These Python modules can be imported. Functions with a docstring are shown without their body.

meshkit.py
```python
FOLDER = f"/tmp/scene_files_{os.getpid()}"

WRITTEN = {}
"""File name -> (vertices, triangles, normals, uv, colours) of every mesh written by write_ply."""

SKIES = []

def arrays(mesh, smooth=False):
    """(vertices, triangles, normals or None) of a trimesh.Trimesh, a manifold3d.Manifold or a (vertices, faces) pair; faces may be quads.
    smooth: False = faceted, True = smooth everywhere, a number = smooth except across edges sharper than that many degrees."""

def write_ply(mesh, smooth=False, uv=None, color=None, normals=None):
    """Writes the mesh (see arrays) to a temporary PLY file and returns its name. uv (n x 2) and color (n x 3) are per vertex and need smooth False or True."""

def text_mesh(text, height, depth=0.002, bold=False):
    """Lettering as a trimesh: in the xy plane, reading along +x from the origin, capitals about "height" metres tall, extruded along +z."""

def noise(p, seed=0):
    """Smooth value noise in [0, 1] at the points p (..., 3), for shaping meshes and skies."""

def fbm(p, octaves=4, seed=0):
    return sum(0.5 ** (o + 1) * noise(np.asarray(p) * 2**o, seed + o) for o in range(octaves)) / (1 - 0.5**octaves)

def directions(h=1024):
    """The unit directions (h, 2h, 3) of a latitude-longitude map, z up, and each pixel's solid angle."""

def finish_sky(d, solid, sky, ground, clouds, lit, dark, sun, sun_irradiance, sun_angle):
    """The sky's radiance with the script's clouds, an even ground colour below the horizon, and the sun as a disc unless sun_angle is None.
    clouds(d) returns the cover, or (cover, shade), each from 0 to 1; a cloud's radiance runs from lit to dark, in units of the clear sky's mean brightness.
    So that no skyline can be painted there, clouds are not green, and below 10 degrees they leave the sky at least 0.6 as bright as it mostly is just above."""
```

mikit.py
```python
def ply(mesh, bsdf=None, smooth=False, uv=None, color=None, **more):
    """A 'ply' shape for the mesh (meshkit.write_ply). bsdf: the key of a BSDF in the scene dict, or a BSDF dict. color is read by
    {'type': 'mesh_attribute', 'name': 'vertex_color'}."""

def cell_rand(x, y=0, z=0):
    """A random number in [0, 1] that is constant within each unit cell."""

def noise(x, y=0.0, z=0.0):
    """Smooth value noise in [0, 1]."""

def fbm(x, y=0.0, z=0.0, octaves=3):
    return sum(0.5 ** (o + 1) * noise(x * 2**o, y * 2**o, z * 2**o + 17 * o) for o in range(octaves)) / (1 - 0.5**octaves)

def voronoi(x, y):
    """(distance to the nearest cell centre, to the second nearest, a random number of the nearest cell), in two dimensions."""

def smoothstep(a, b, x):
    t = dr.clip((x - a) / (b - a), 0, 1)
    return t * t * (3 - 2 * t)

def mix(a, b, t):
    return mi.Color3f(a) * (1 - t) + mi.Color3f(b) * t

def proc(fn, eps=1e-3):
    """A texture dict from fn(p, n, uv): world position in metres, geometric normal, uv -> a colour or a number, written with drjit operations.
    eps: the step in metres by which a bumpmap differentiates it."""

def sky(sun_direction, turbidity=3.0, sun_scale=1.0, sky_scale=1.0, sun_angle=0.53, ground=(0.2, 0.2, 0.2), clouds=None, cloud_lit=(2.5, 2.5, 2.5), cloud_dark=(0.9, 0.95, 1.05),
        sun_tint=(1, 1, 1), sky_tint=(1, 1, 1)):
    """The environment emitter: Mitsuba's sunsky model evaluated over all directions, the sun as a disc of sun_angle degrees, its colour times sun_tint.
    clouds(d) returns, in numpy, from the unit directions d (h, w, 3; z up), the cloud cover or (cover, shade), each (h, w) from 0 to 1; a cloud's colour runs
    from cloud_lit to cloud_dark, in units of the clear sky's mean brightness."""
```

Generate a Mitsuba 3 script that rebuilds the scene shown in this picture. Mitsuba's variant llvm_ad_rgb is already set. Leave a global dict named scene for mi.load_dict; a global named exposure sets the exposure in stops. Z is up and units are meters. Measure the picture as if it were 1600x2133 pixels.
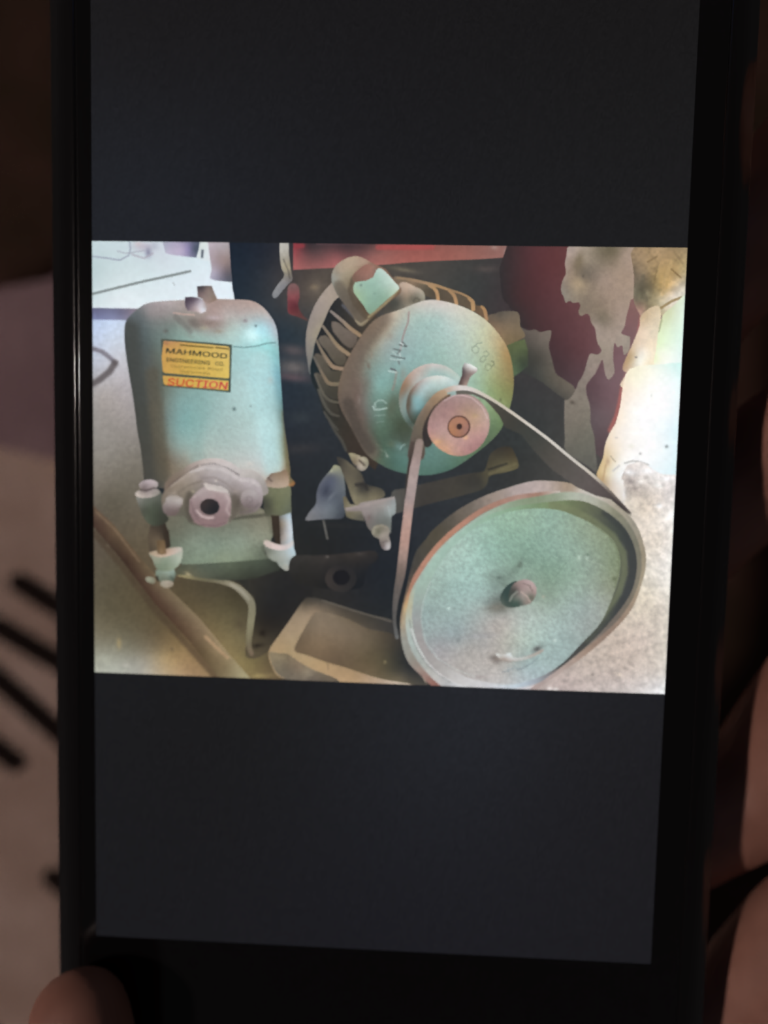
"""A hand holds a phone over a bed. The phone's display shows a snapshot of an old workshop compressor.
World: metres, z up; the phone lies face up, its display in the plane z = Z0."""
import math
import numpy as np, trimesh, shapely, drjit as dr, mitsuba as mi, mikit, meshkit
import manifold3d as m3
from shapely.geometry import Polygon, LineString, Point, MultiPolygon, box
from shapely import affinity
from shapely.ops import unary_union

T = mi.ScalarTransform4f
scene, labels = {}, {}
Z0 = 0.210                                   # height of the display above the bed
OX, OY = 0.0325, -0.0244                     # centre of the shown snapshot on the display (display frame: mm/1000 from its top left corner)

# ---------------------------------------------------------------- camera, light, exposure
def disp(x, y, z=0.0):                       # display frame in mm -> world
    return np.array([x / 1000 - OX, y / 1000 - OY, z / 1000 + Z0])

EYE = disp(36.995, -22.506, 86.767)
FWD, UP = np.array([-0.04478, -0.07681, -0.99604]), np.array([-0.02586, 0.99679, -0.07571])
scene['camera'] = {'type': 'thinlens', 'fov': 2 * math.degrees(math.atan(800 / 1623.0)), 'fov_axis': 'x', 'near_clip': 0.005, 'far_clip': 20.0,
                   'aperture_radius': 0.0013, 'focus_distance': 0.0788,
                   'to_world': T().look_at(EYE.tolist(), (EYE + FWD).tolist(), UP.tolist())}
exposure = 0.0
LAMP = 440.0
BACKLIGHT = 1.0
# ---------------------------------------------------------------- helpers
def tag(key, label=None, cat=None, group=None, kind=None):
    d = {k: v for k, v in (('label', label), ('category', cat), ('group', group), ('kind', kind)) if v}
    labels[key] = d

def rgb(c):
    return {'type': 'rgb', 'value': [((v / 255 + 0.055) / 1.055) ** 2.4 if v > 10 else v / 255 / 12.92 for v in c]}

def bsdf(name, **d):
    scene[name] = d
    return name

def mesh_of(v, f):
    return trimesh.Trimesh(np.asarray(v, float), np.asarray(f), process=False)

def loft(rings, caps=True):                  # closed rings of equal length, stacked
    n = len(rings[0]); v = np.vstack(rings); f = []
    for k in range(len(rings) - 1):
        a, b = k * n, (k + 1) * n
        for i in range(n):
            j = (i + 1) % n
            f += [[a + i, a + j, b + j], [a + i, b + j, b + i]]
    if caps:
        for base, flip in ((0, True), ((len(rings) - 1) * n, False)):
            c = len(v); v = np.vstack([v, v[base:base + n].mean(0)])
            for i in range(n):
                j = (i + 1) % n
                f.append([base + j, base + i, c] if flip else [base + i, base + j, c])
    return mesh_of(v, f)

def rounded(x0, x1, y0, y1, r, n=10):        # ring of a rounded rectangle, counter-clockwise
    p = []
    for cx, cy, a in ((x1 - r, y1 - r, 0), (x0 + r, y1 - r, 90), (x0 + r, y0 + r, 180), (x1 - r, y0 + r, 270)):
        for k in range(n + 1):
            t = math.radians(a + 90 * k / n)
            p.append((cx + r * math.cos(t), cy + r * math.sin(t)))
    return np.array(p)

def smooth(pts, n=6, closed=True):           # Catmull-Rom through the points
    p = np.asarray(pts, float); N = len(p); out = []
    for i in range(N if closed else N - 1):
        a, b, c, d = (p[(i + k) % N] if closed else p[min(max(i + k, 0), N - 1)] for k in (-1, 0, 1, 2))
        for t in np.arange(n) / n:
            out.append(0.5 * (2 * b + (c - a) * t + (2 * a - 5 * b + 4 * c - d) * t * t + (3 * b - a - 3 * c + d) * t ** 3))
    if not closed:
        out.append(p[-1])
    return np.array(out)

def strip(pts, w, n=5):                      # a band of width w (one number, or one per point) along a smooth line
    p = np.asarray(pts, float)
    w = np.full(len(p), w, float) if np.isscalar(w) else np.asarray(w, float)
    q = smooth(np.column_stack([p, w]), n, closed=False)
    return unary_union([LineString([a[:2], b[:2]]).buffer((a[2] + b[2]) / 4, quad_segs=3) for a, b in zip(q[:-1], q[1:])])

def ell(cx, cy, rx, ry, deg=0, n=40):
    t = np.arange(n) * 2 * math.pi / n
    e = Polygon(np.column_stack([rx * np.cos(t), ry * np.sin(t)]))
    return affinity.translate(affinity.rotate(e, deg, origin=(0, 0)), cx, cy)

def crop(x0, y0, s):                         # measurements were taken on enlarged details: (corner of the detail, enlargement)
    def g(*pts):
        return [(x0 + p[0] / s, y0 + p[1] / s) for p in pts]
    return g

A1, A2, A3, A4, A5, A6 = (crop(x, y, 3.478) for x, y in ((180, 490), (560, 490), (1000, 490), (180, 940), (560, 940), (980, 940)))
B2, B4, B5, B6 = (crop(x, y, 5.333) for x, y in ((180, 490), (560, 490), (800, 560), (620, 740)))
B3, B7, B8 = crop(360, 570, 6.4), crop(830, 700, 6.4), crop(270, 940, 4.571)
C1, C2, C3, C4, C6 = (crop(x, y, 5.333) for x, y in ((600, 930), (820, 920), (1140, 500), (1140, 780), (800, 1180)))
C5, C7, C8, S = crop(480, 1150, 4), crop(1080, 1180, 5), crop(180, 1000, 4.21), crop(325, 695, 9.41)

# measurements -> millimetres on the display (plane to plane, a fixed rectification found from the snapshot's four corners)
H_ = np.array([[0.05323818383, -0.0003355063254, -10.00465711], [0.0005370219431, -0.05107516324, 25.60864747], [2.808588917e-05, -4.560562317e-05, 1]])
PX = 1 / 18.7                                # one measured unit in mm
def mm(pts):
    p = np.asarray(pts, float)
    q = np.column_stack([p, np.ones(len(p))]) @ H_.T
    return q[:, :2] / q[:, 2:] - np.array([OX, OY]) * 1000

# display colours: a few colour points that blend into each other, soft patches and strokes on top (marks, painted highlights and shadows), a little grain
def lin(c):
    return c * c * (c * 0.305306 + 0.682171) + c * 0.012523

def tone(pts, spots=(), strokes=(), grain=0.05, fine=2.2, soft=10, seed=0.0, slant=0.0, grey=0.12, gain=1.0):
    dull = lambda c: (lambda a: a + (a.mean() - a) * grey + 0.028 * (1 - a))(np.minimum(np.array(c) / 255 * gain, 1))   # greyed, with the haze that lifts the blacks painted in
    pos = mm([p[:2] for p in pts]); cols = [dull(p[2]) for p in pts]
    kern = None
    if len(pos) > 2:                         # a smooth surface through the colour points (radial basis functions)
        gap = np.linalg.norm(pos[:, None] - pos[None], axis=2)
        near = float(np.median((gap + 1e6 * np.eye(len(pos))).min(1)))
        s2 = (0.45 * near) ** 2
        A = np.block([[np.sqrt(gap ** 2 + s2) - 0.07 * near * np.eye(len(pos)), np.ones((len(pos), 1))], [np.ones((1, len(pos))), np.zeros((1, 1))]])
        kern = np.linalg.solve(A, np.vstack([np.array(cols), np.zeros((1, 3))]))
    else:
        s2 = (soft * PX) ** 2
    sp = [(*mm([q[:2]])[0], q[2] * PX, q[3] * PX, -math.radians(q[4]), dull(q[5]), q[6]) for q in spots]
    st = [(mm(q[0]), q[1] * PX / 2, dull(q[2]), q[3]) for q in strokes]
    def fn(p, n, uv):
        x, y = p.x * 1000, p.y * 1000
        if len(pos) == 1:
            c = mi.Color3f(*map(float, cols[0]))
        elif kern is not None:
            c = mi.Color3f(*map(float, kern[-1]))
            for (a, b), k in zip(pos, kern[:-1]):
                c += mi.Color3f(*map(float, k)) * dr.sqrt(dr.square(x - float(a)) + dr.square(y - float(b)) + s2)
            c = dr.clip(c, 0, 1)
        else:
            ws, c = mi.Float(0), mi.Color3f(0)
            for (a, b), col in zip(pos, cols):
                w = dr.rcp(dr.square(dr.square(x - float(a)) + dr.square(y - float(b)) + s2))
                ws += w
                c += mi.Color3f(*map(float, col)) * w
            c = c / ws
        for a, b, rx, ry, t, col, al in sp:
            u, v = x - float(a), y - float(b)
            ct, sn = math.cos(t), math.sin(t)
            d = dr.square((u * ct + v * sn) / rx) + dr.square((v * ct - u * sn) / ry)
            k = al * dr.exp(-d * 1.4)
            c = c * (1 - k) + mi.Color3f(*map(float, col)) * k
        for q, w, col, al in st:
            d2 = mi.Float(1e9)
            for (ax, ay), (bx, by) in zip(q[:-1], q[1:]):
                ex, ey = float(bx - ax), float(by - ay)
                px, py = x - float(ax), y - float(ay)
                t = dr.clip((px * ex + py * ey) / (ex * ex + ey * ey + 1e-9), 0, 1)
                d2 = dr.minimum(d2, dr.square(px - t * ex) + dr.square(py - t * ey))
            k = al * (1 - mikit.smoothstep(w * 0.35, w * 1.35, dr.sqrt(d2)))
            c = c * (1 - k) + mi.Color3f(*map(float, col)) * k
        if grain:
            u, v = (x + y * slant) * fine, (y - x * slant) * fine
            g = mikit.noise(u + seed, v * (1 + 0.6 * abs(slant)), seed) * 0.6 + mikit.noise(u * 2.7, v * 2.7, seed + 3) * 0.4
            c = c * (1 + 2 * grain * (g - 0.5))
        return lin(dr.clip(c, 0, 1))
    return fn

TONES = {}
def ink(name, pts, **k):
    pts = [(0, 0, pts)] if isinstance(pts, tuple) and len(pts) == 3 and np.isscalar(pts[0]) else pts
    scene['ink_' + name] = {'type': 'principledthin', 'eta': 1.02, 'spec_trans': 1.0, 'roughness': 0.03, 'base_color': mikit.proc(tone(pts, **k))}
    return 'ink_' + name

SHOWN = []                                   # (key, outline, ink) from the back of the snapshot to its front
def show(key, outline, ink_name, label=None):
    g = outline if hasattr(outline, 'geom_type') else Polygon(outline)
    if not g.is_valid:
        g = g.buffer(0)
    full, n = 'smartphone__' + key, 1
    while any(k == full for k, *_ in SHOWN):
        full = f'smartphone__{key}_{n:03d}'; n += 1
    SHOWN.append((full, g, ink_name))
    if label:
        tag(full, label)
    return full

def lettering(text, at, x1, height, down=0.0, bold=False, slant=0.0):
    """Outline of a line of text from the point at to the abscissa x1, falling by `down` on the way."""
    m = meshkit.text_mesh(text, 1.0, 0.01, bold)
    v = m.vertices; keep = (v[m.faces][:, :, 2] > 0.009).all(1)
    g = unary_union([Polygon(v[f][:, :2]) for f in m.faces[keep]]).buffer(0.002)
    x0, _, xw, _ = g.bounds
    sx = (x1 - at[0]) / (xw - x0)
    g = affinity.translate(g, -x0, 0)
    return affinity.affine_transform(g, [sx, slant * height, down / (x1 - at[0]) * sx, -height, at[0], at[1]])
# ---------------------------------------------------------------- room light, out of view: unseen warm bulb left, unseen blue lamp, ambient fill
lamp = trimesh.creation.icosphere(3, 0.05)
lamp.apply_scale([1, 1.3, 1]); lamp.apply_translation([-1.3, 0.175, 1.7])  # out of view, placed to light the cloths and glint on the shell edge
scene['unseen_bulb'] = mikit.ply(lamp, bsdf={'type': 'diffuse', 'reflectance': rgb((200, 200, 200))}, emitter={'type': 'area', 'radiance': {'type': 'rgb', 'value': [LAMP * 1.0, LAMP * 0.85, LAMP * 0.77]}})
tag('unseen_bulb', 'unseen warm bulb out of view on the left, lights the bed and hand', 'lamp', kind='structure')

scene['ambient_fill'] = {'type': 'constant', 'radiance': {'type': 'rgb', 'value': [0.032, 0.030, 0.030]}}   # even ambient fill, added to lift the hand and dark edges
spark = trimesh.creation.icosphere(2, 0.04); spark.apply_translation([0.0, 0.93, 1.7])  # unseen lamp, placed for the blue glints along the phone edges
scene['unseen_blue_lamp'] = mikit.ply(spark, bsdf={'type': 'diffuse', 'reflectance': 0.2}, emitter={'type': 'area', 'radiance': {'type': 'rgb', 'value': [1.0, 4.0, 16.0]}})
tag('unseen_blue_lamp', 'unseen small blue lamp out of view, gives blue glints on the phone edges', 'lamp', kind='structure')

# ---------------------------------------------------------------- bed and cloths far below the phone
def cloth_grid(x0, x1, y0, y1, n, amp, seed, z=0.0):
    xs, ys = np.linspace(x0, x1, n), np.linspace(y0, y1, n)
    X, Y = np.meshgrid(xs, ys); P = np.stack([X, Y, X * 0 + seed * 7.0], -1)
    Z = z + amp * (meshkit.fbm(P * [9, 14, 1], 3, seed) - 0.5)
    v = np.stack([X, Y, Z], -1).reshape(-1, 3); i = np.arange(n * n).reshape(n, n)
    q = np.stack([i[:-1, :-1], i[:-1, 1:], i[1:, 1:], i[1:, :-1]], -1).reshape(-1, 4)
    return mesh_of(v, np.vstack([q[:, [0, 1, 2]], q[:, [0, 2, 3]]]))

def weave(base, dark, f=60.0):
    b, d = (np.array(c) / 255 for c in (base, dark))
    def fn(p, n, uv):
        k = mikit.fbm(p.x * f, p.y * f, 0.0, 3)
        return lin(mikit.mix(b.tolist(), d.tolist(), dr.clip(k * 1.4 - 0.3, 0, 1)))
    return mikit.proc(fn)

bsdf('sheet_cloth', type='twosided', bsdf={'type': 'principled', 'base_color': weave((180, 157, 147), (156, 131, 119), 40), 'roughness': 0.9, 'specular': 0.2})
scene['bed_sheet'] = mikit.ply(cloth_grid(-.7, .7, -.8, .7, 120, .0012, 3, -.0012), 'sheet_cloth', smooth=True)
tag('bed_sheet', 'pale pinkish bed sheet with dark printed bars, far below the phone', 'bed sheet')
bsdf('bar_print', type='principled', base_color=rgb((30, 22, 20)), roughness=0.9, specular=0.1)
for pts in ((-0.1519, -0.0529), (-0.096, -0.0862)), ((-0.1883, -0.0557), (-0.096, -0.1067)), ((-0.1886, -0.0688), (-0.096, -0.1475)), ((-0.1894, -0.1005), (-0.1554, -0.1253)), ((-0.1399, -0.1731), (-0.096, -0.207)), ((-0.1905, -0.1489), (-0.1728, -0.1622)):
    (ax, ay), (bx, by) = pts
    d = np.array([bx - ax, by - ay]); d /= np.linalg.norm(d); nrm = np.array([-d[1], d[0]])
    g = LineString([(ax, ay), (bx, by)]).buffer(0.0042, quad_segs=8)
    m = trimesh.creation.extrude_polygon(g, 0.0012)
    n = sum(k.startswith('bed_sheet__bar') for k in scene)
    k = 'bed_sheet__bar' + (f'_{n:03d}' if n else '')
    scene[k] = mikit.ply((np.array(m.vertices) + [0, 0, -.0006], m.faces), 'bar_print'); tag(k, 'dark printed bar with rounded end')

def slab(outline, h, z, bump=0.0, seed=1):   # a folded cloth: rounded edge all round, gently uneven top
    g = Polygon(smooth(outline, 5)).buffer(0)
    rings, n = [], 160
    for inset, zz in ((0.0, 0.0), (-h * .12, h * .25), (0.0, h * .55), (h * .25, h * .85), (h * .8, h), (h * 2.2, h * 1.03)):
        b = g.buffer(-inset)
        while b.is_empty or b.area < .1 * g.area:
            inset *= .6; b = g.buffer(-inset)
        b = b if b.geom_type == 'Polygon' else max(b.geoms, key=lambda a: a.area)
        e = b.exterior; start = e.project(Point(g.exterior.coords[0]))
        rings.append([(*e.interpolate((start + e.length * k / n * (1 if e.is_ccw else -1)) % e.length).coords[0], z + zz) for k in range(n)])
    top = np.array(rings[-1]); tv, tf = trimesh.creation.triangulate_polygon(Polygon(top[:, :2]).buffer(0), engine='earcut')
    lid = mesh_of(np.column_stack([tv, np.full(len(tv), top[0, 2])]), tf)
    m = trimesh.util.concatenate([loft([np.array(r) for r in rings], caps=False), lid]); m.merge_vertices()
    m = m.subdivide_to_size(.03, max_iter=12)
    v = np.array(m.vertices); v[:, 2] += bump * (meshkit.fbm(v * [14, 14, 0] + seed, 3, seed) - 0.5) * (v[:, 2] > z + h * .3)
    return mesh_of(v, m.faces)

bsdf('dark_wool', type='twosided', bsdf={'type': 'principled', 'base_color': weave((66, 48, 42), (46, 38, 30), 50), 'roughness': 1.0, 'specular': 0.05, 'sheen': 0.1})
scene['dark_blanket'] = mikit.ply(slab([(-.60, .075), (-.40, .072), (-.20, .046), (-.155, .053), (-.134, .066), (-.09, .088), (-.03, .07), (.02, -.06), (.09, -.12), (.11, -.2), (.12, -.45), (.6, -.5), (.62, .1), (.5, .6), (0, .64), (-.5, .6)], .010, .0008, .004, 5), 'dark_wool', smooth=50)
tag('dark_blanket', 'dark brown blanket spread beyond the upper edge of the phone', 'blanket')
bsdf('mauve_cloth', type='twosided', bsdf={'type': 'principled', 'base_color': weave((140, 116, 120), (114, 92, 98), 45), 'roughness': 0.95, 'specular': 0.1})
scene['cushion__cover'] = mikit.ply(slab([(-.50, .030), (-.30, .040), (-.20, .042), (-.155, .050), (-.136, .061), (-.09, .082), (-.05, .03), (-.06, -.03), (-.10, -.026), (-.136, .010), (-.155, .022), (-.20, .028), (-.30, .02), (-.5, -.01)], .018, .0008, .006, 8), 'mauve_cloth', smooth=50)
bsdf('hem_cloth', type='principled', base_color=rgb((214, 186, 146)), roughness=0.9, specular=0.1)
hem = smooth([(-.5, -.013), (-.30, .017), (-.20, .025), (-.156, .019), (-.137, .007), (-.10, -.029), (-.06, -.034)], 8, closed=False)
hv = np.column_stack([hem, np.full(len(hem), .006)])
ring = lambda c, d: [c + (.0062) * (math.cos(a) * np.array([-d[1], d[0], 0]) + math.sin(a) * np.array([0, 0, 1])) for a in np.arange(12) * math.pi / 6]
dv = np.gradient(hv, axis=0); dv /= np.linalg.norm(dv, axis=1, keepdims=True)
scene['cushion__piping'] = mikit.ply(loft([np.array(ring(c, d)) for c, d in zip(hv, dv)]), 'hem_cloth', smooth=50)
tag('cushion', 'flat mauve cushion lying on the bed sheet left of the phone', 'cushion'); tag('cushion__piping', 'tan piping along the edge')
bsdf('purple_cloth', type='twosided', bsdf={'type': 'principled', 'base_color': weave((122, 84, 116), (96, 66, 92), 45), 'roughness': 0.95, 'specular': 0.1})
scene['folded_shawl'] = mikit.ply(slab([(.108, .090), (.135, .100), (.2, .110), (.3, .105), (.3, .06), (.2, .055), (.14, .060), (.112, .070)], .016, .0125, .005, 11), 'purple_cloth', smooth=50)
tag('folded_shawl', 'folded purple shawl on the dark blanket right of the phone', 'shawl')

# ---------------------------------------------------------------- the phone
def world(v):
    v = np.asarray(v, float)
    return np.column_stack([v[:, 0] / 1000 - OX, v[:, 1] / 1000 - OY, v[:, 2] / 1000 + Z0])

def put(key, m, b, label=None, smooth_=35):
    scene[key] = mikit.ply((world(m.vertices), m.faces), b, smooth=smooth_)
    if label:
        tag(key, label)

GX0, GX1, GY0, GY1 = -1.75, 68.3, -97.0, 51.0            # outline of the front glass, mm
DX0, DX1, DY0, DY1 = 0.0, 65.0, -80.6, 35.0             # lit display
def outline(e, z, r=7.0, n=12):
    p = rounded(GX0 - e, GX1 + e, GY0 - e, GY1 + e, r + e, n)
    return np.column_stack([p, np.full(len(p), z)])

bsdf('black_shell', type='principled', base_color=rgb((15, 13, 14)), roughness=0.13, specular=0.5)
bsdf('black_glass', type='principled', base_color=rgb((13, 12, 13)), roughness=0.12, specular=0.5)
tag('smartphone', 'black smartphone held over a bed, a snapshot of workshop machinery on its display', 'smartphone')
put('smartphone__shell', loft([outline(e, z) for e, z in ((.03, -.40), (.06, -.22), (.22, -.14), (.45, -.16), (1.2, -.42), (2.0, -.85), (2.7, -1.35), (3.25, -1.8), (3.48, -1.95), (3.60, -2.05), (3.72, -2.15), (3.78, -2.4), (3.72, -2.65), (3.56, -2.8), (3.6, -4.5), (3.3, -6.5), (2.4, -8.2), (.9, -8.95))][::-1]), 'black_shell', 'glossy black shell with rounded edge')
inner = np.column_stack([rounded(DX0, DX1, DY0, DY1, .05, 12), np.zeros(52)])
front = loft([outline(e, z) for e, z in ((0, -.38), (0, -.16), (-.04, -.08), (-.13, -.025), (-.30, 0.0))] + [inner, inner + [0, 0, -.3]], caps=False)
put('smartphone__front_glass', front, 'black_glass', 'black glass border around the display')
back = mesh_of([[DX0, DY0, -.2], [DX1, DY0, -.2], [DX1, DY1, -.2], [DX0, DY1, -.2]], [[0, 1, 2], [0, 2, 3]])
scene['smartphone__backlight'] = mikit.ply((world(back.vertices), back.faces), bsdf={'type': 'diffuse', 'reflectance': 0.0}, emitter={'type': 'area', 'radiance': {'type': 'rgb', 'value': BACKLIGHT}})
tag('smartphone__backlight', 'white light sheet behind the display')

# ---------------------------------------------------------------- the hand that holds the phone from below
def skin(p, n, uv):
    k = mikit.fbm(p.x * 160, p.y * 160, p.z * 160, 3)
    return lin(mikit.mix([.62, .445, .39], [.53, .36, .31], dr.clip(k * 1.5 - .3, 0, 1)))
bsdf('skin', type='principled', base_color=mikit.proc(skin), roughness=0.55, specular=0.4)
def ball(p, r):
    return m3.Manifold.sphere(r, 28).translate([float(x) for x in p])
def chain(js):
    return [m3.Manifold.batch_hull([ball(a[:3], a[3]), ball(b[:3], b[3])]) for a, b in zip(js[:-1], js[1:])]
bones = []
bones += chain([(26, -66, -23, 10.5), (58, -18, -18.5, 8.9), (80, 8, -17, 8.0), (86.2, 19.5, -5.5, 7.0)])
bones += chain([(33, -80, -23, 10.8), (62, -42, -18.8, 9.2), (80, -25, -19, 8.0), (85.6, -17, -9.5, 7.2)])
bones += chain([(35, -94, -23, 10.5), (64, -78, -18.8, 8.9), (83, -67, -17, 7.8), (87.4, -50, -9.5, 7.0)])
bones += chain([(33, -108, -24, 9.6), (60, -106, -18.2, 7.8), (79, -97, -13.5, 6.8), (86.2, -79, -8, 6.0)])
palm = [(26, -66, -24, 10.5), (33, -80, -25, 11), (35, -94, -25, 11), (33, -108, -26, 10.5), (-4, -122, -28, 15), (-16, -160, -40, 19), (14, -172, -42, 18)]
bones.append(m3.Manifold.batch_hull([ball(p[:3], p[3]) for p in palm]))
bones += chain([(-4, -124, -27, 14), (-8, -120, -12, 10), (0.0, -108, 1.0, 7.6), (0.3, -87.4, 5.2, 5.5)])
bones += chain([(-1, -166, -41, 22), (-40, -260, -70, 30), (-80, -350, -95, 36)])
hand = m3.Manifold.batch_boolean(bones, m3.OpType.Add).refine_to_length(3.0).to_mesh()
hand = mesh_of(hand.vert_properties[:, :3], hand.tri_verts); hand.merge_vertices()
trimesh.smoothing.filter_taubin(hand, lamb=0.5, nu=0.52, iterations=14)
put('hand', hand, 'skin', smooth_=True)
tag('hand', 'hand gripping the black smartphone from below, fingers curled round its right edge', 'hand')
# ---------------------------------------------------------------- the snapshot on the display, back to front
FRAME = Polygon([(190, 502), (478, 505), (800, 509), (1100, 513), (1433, 516), (1424, 700), (1412, 1000), (1401, 1220), (1388, 1446), (1100, 1436), (800, 1424), (500, 1412), (197, 1400), (194, 1100), (190, 800)])

# --- dim workshop interior
ink('gloom', [(560, 520, (30, 34, 44)), (530, 580, (32, 40, 50)), (610, 680, (38, 48, 56)), (600, 850, (32, 40, 50)), (620, 940, (34, 38, 44)), (640, 1020, (32, 36, 40)), (700, 1120, (30, 32, 34)),
              (700, 1220, (36, 35, 36)), (600, 1240, (36, 36, 32)), (780, 1200, (28, 32, 38)), (800, 1260, (30, 34, 38)), (560, 1330, (60, 54, 44)), (900, 560, (64, 60, 56)), (1000, 600, (50, 52, 52)),
              (1060, 620, (56, 46, 48)), (1100, 900, (46, 50, 50)), (1060, 980, (44, 46, 46)), (950, 1020, (40, 44, 48)), (870, 1080, (36, 40, 46)), (1150, 960, (56, 56, 54)), (1200, 1000, (66, 64, 62)), (620, 620, (70, 62, 58)), (690, 600, (74, 66, 58))],
    spots=[(612, 730, 34, 14, 8, (80, 70, 72), .8), (612, 765, 40, 20, 6, (98, 90, 88), .85), (610, 786, 40, 10, 6, (84, 66, 72), .8), (660, 600, 22, 20, -40, (98, 86, 74), .8), (655, 598, 10, 6, 0, (130, 110, 84), .6),
           (625, 870, 26, 14, 0, (50, 58, 62), .5), (625, 935, 50, 12, -4, (52, 50, 52), .6), (840, 562, 30, 5, 8, (120, 108, 84), .6), (870, 590, 40, 6, 14, (100, 84, 66), .4), (1010, 560, 30, 8, 0, (84, 70, 66), .5),
           (572, 1218, 5, 7, 0, (104, 106, 92), .7), (590, 1290, 20, 14, 0, (40, 36, 30), .8), (700, 1095, 60, 6, 0, (42, 42, 42), .5)],
    strokes=[([(674, 1085), (682, 1122)], 5, (104, 100, 94), .75)], grain=.06, soft=26, grey=.2, gain=1.1)
show('pictured_dark_workshop', FRAME, 'gloom', 'dim dark workshop interior behind the machine in the picture')

# --- bright yard through the doorway
ink('yard', [(200, 515, (196, 216, 220)), (300, 560, (206, 224, 228)), (420, 580, (222, 236, 244)), (460, 610, (226, 240, 248)), (250, 620, (224, 236, 240)), (340, 520, (205, 215, 225)), (200, 560, (188, 210, 212)), (400, 545, (212, 230, 236))],
    strokes=[([(190, 613), (250, 598), (300, 586), (360, 573), (396, 565)], 6, (112, 122, 122), .85), ([(192, 534), (225, 538), (250, 542), (268, 532), (272, 518), (270, 503)], 4, (150, 160, 180), .8),
             ([(245, 523), (262, 528), (300, 522)], 3, (160, 165, 180), .7), ([(275, 530), (300, 538), (318, 528)], 5, (165, 160, 175), .6), ([(360, 588), (364, 594)], 3, (170, 180, 185), .8)],
    spots=[(300, 514, 26, 12, 0, (190, 180, 195), .8), (309, 526, 8, 12, 0, (125, 125, 155), .8), (322, 512, 10, 10, 0, (165, 172, 188), .6), (288, 508, 10, 6, 0, (205, 190, 195), .7)], grain=.015, soft=30)
show('pictured_bright_yard', [(186, 500), (477, 500), (481, 560), (484, 600), (489, 625), (494, 648), (186, 648)], 'yard', 'bright white yard seen through the doorway at the left of the picture')
ink('yard_block', [(355, 518, (180, 172, 198)), (380, 520, (178, 165, 195)), (392, 520, (140, 130, 175)), (404, 520, (80, 88, 110)), (408, 532, (98, 104, 128)), (340, 530, (190, 190, 208)), (330, 512, (160, 168, 185))], grain=.02)
show('pictured_bright_yard__low_wall', [(338, 500), (420, 500), (414, 520), (409, 537), (392, 535), (360, 531), (345, 528)], 'yard_block', 'mauve and dark blue block at the end of the yard')
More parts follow.
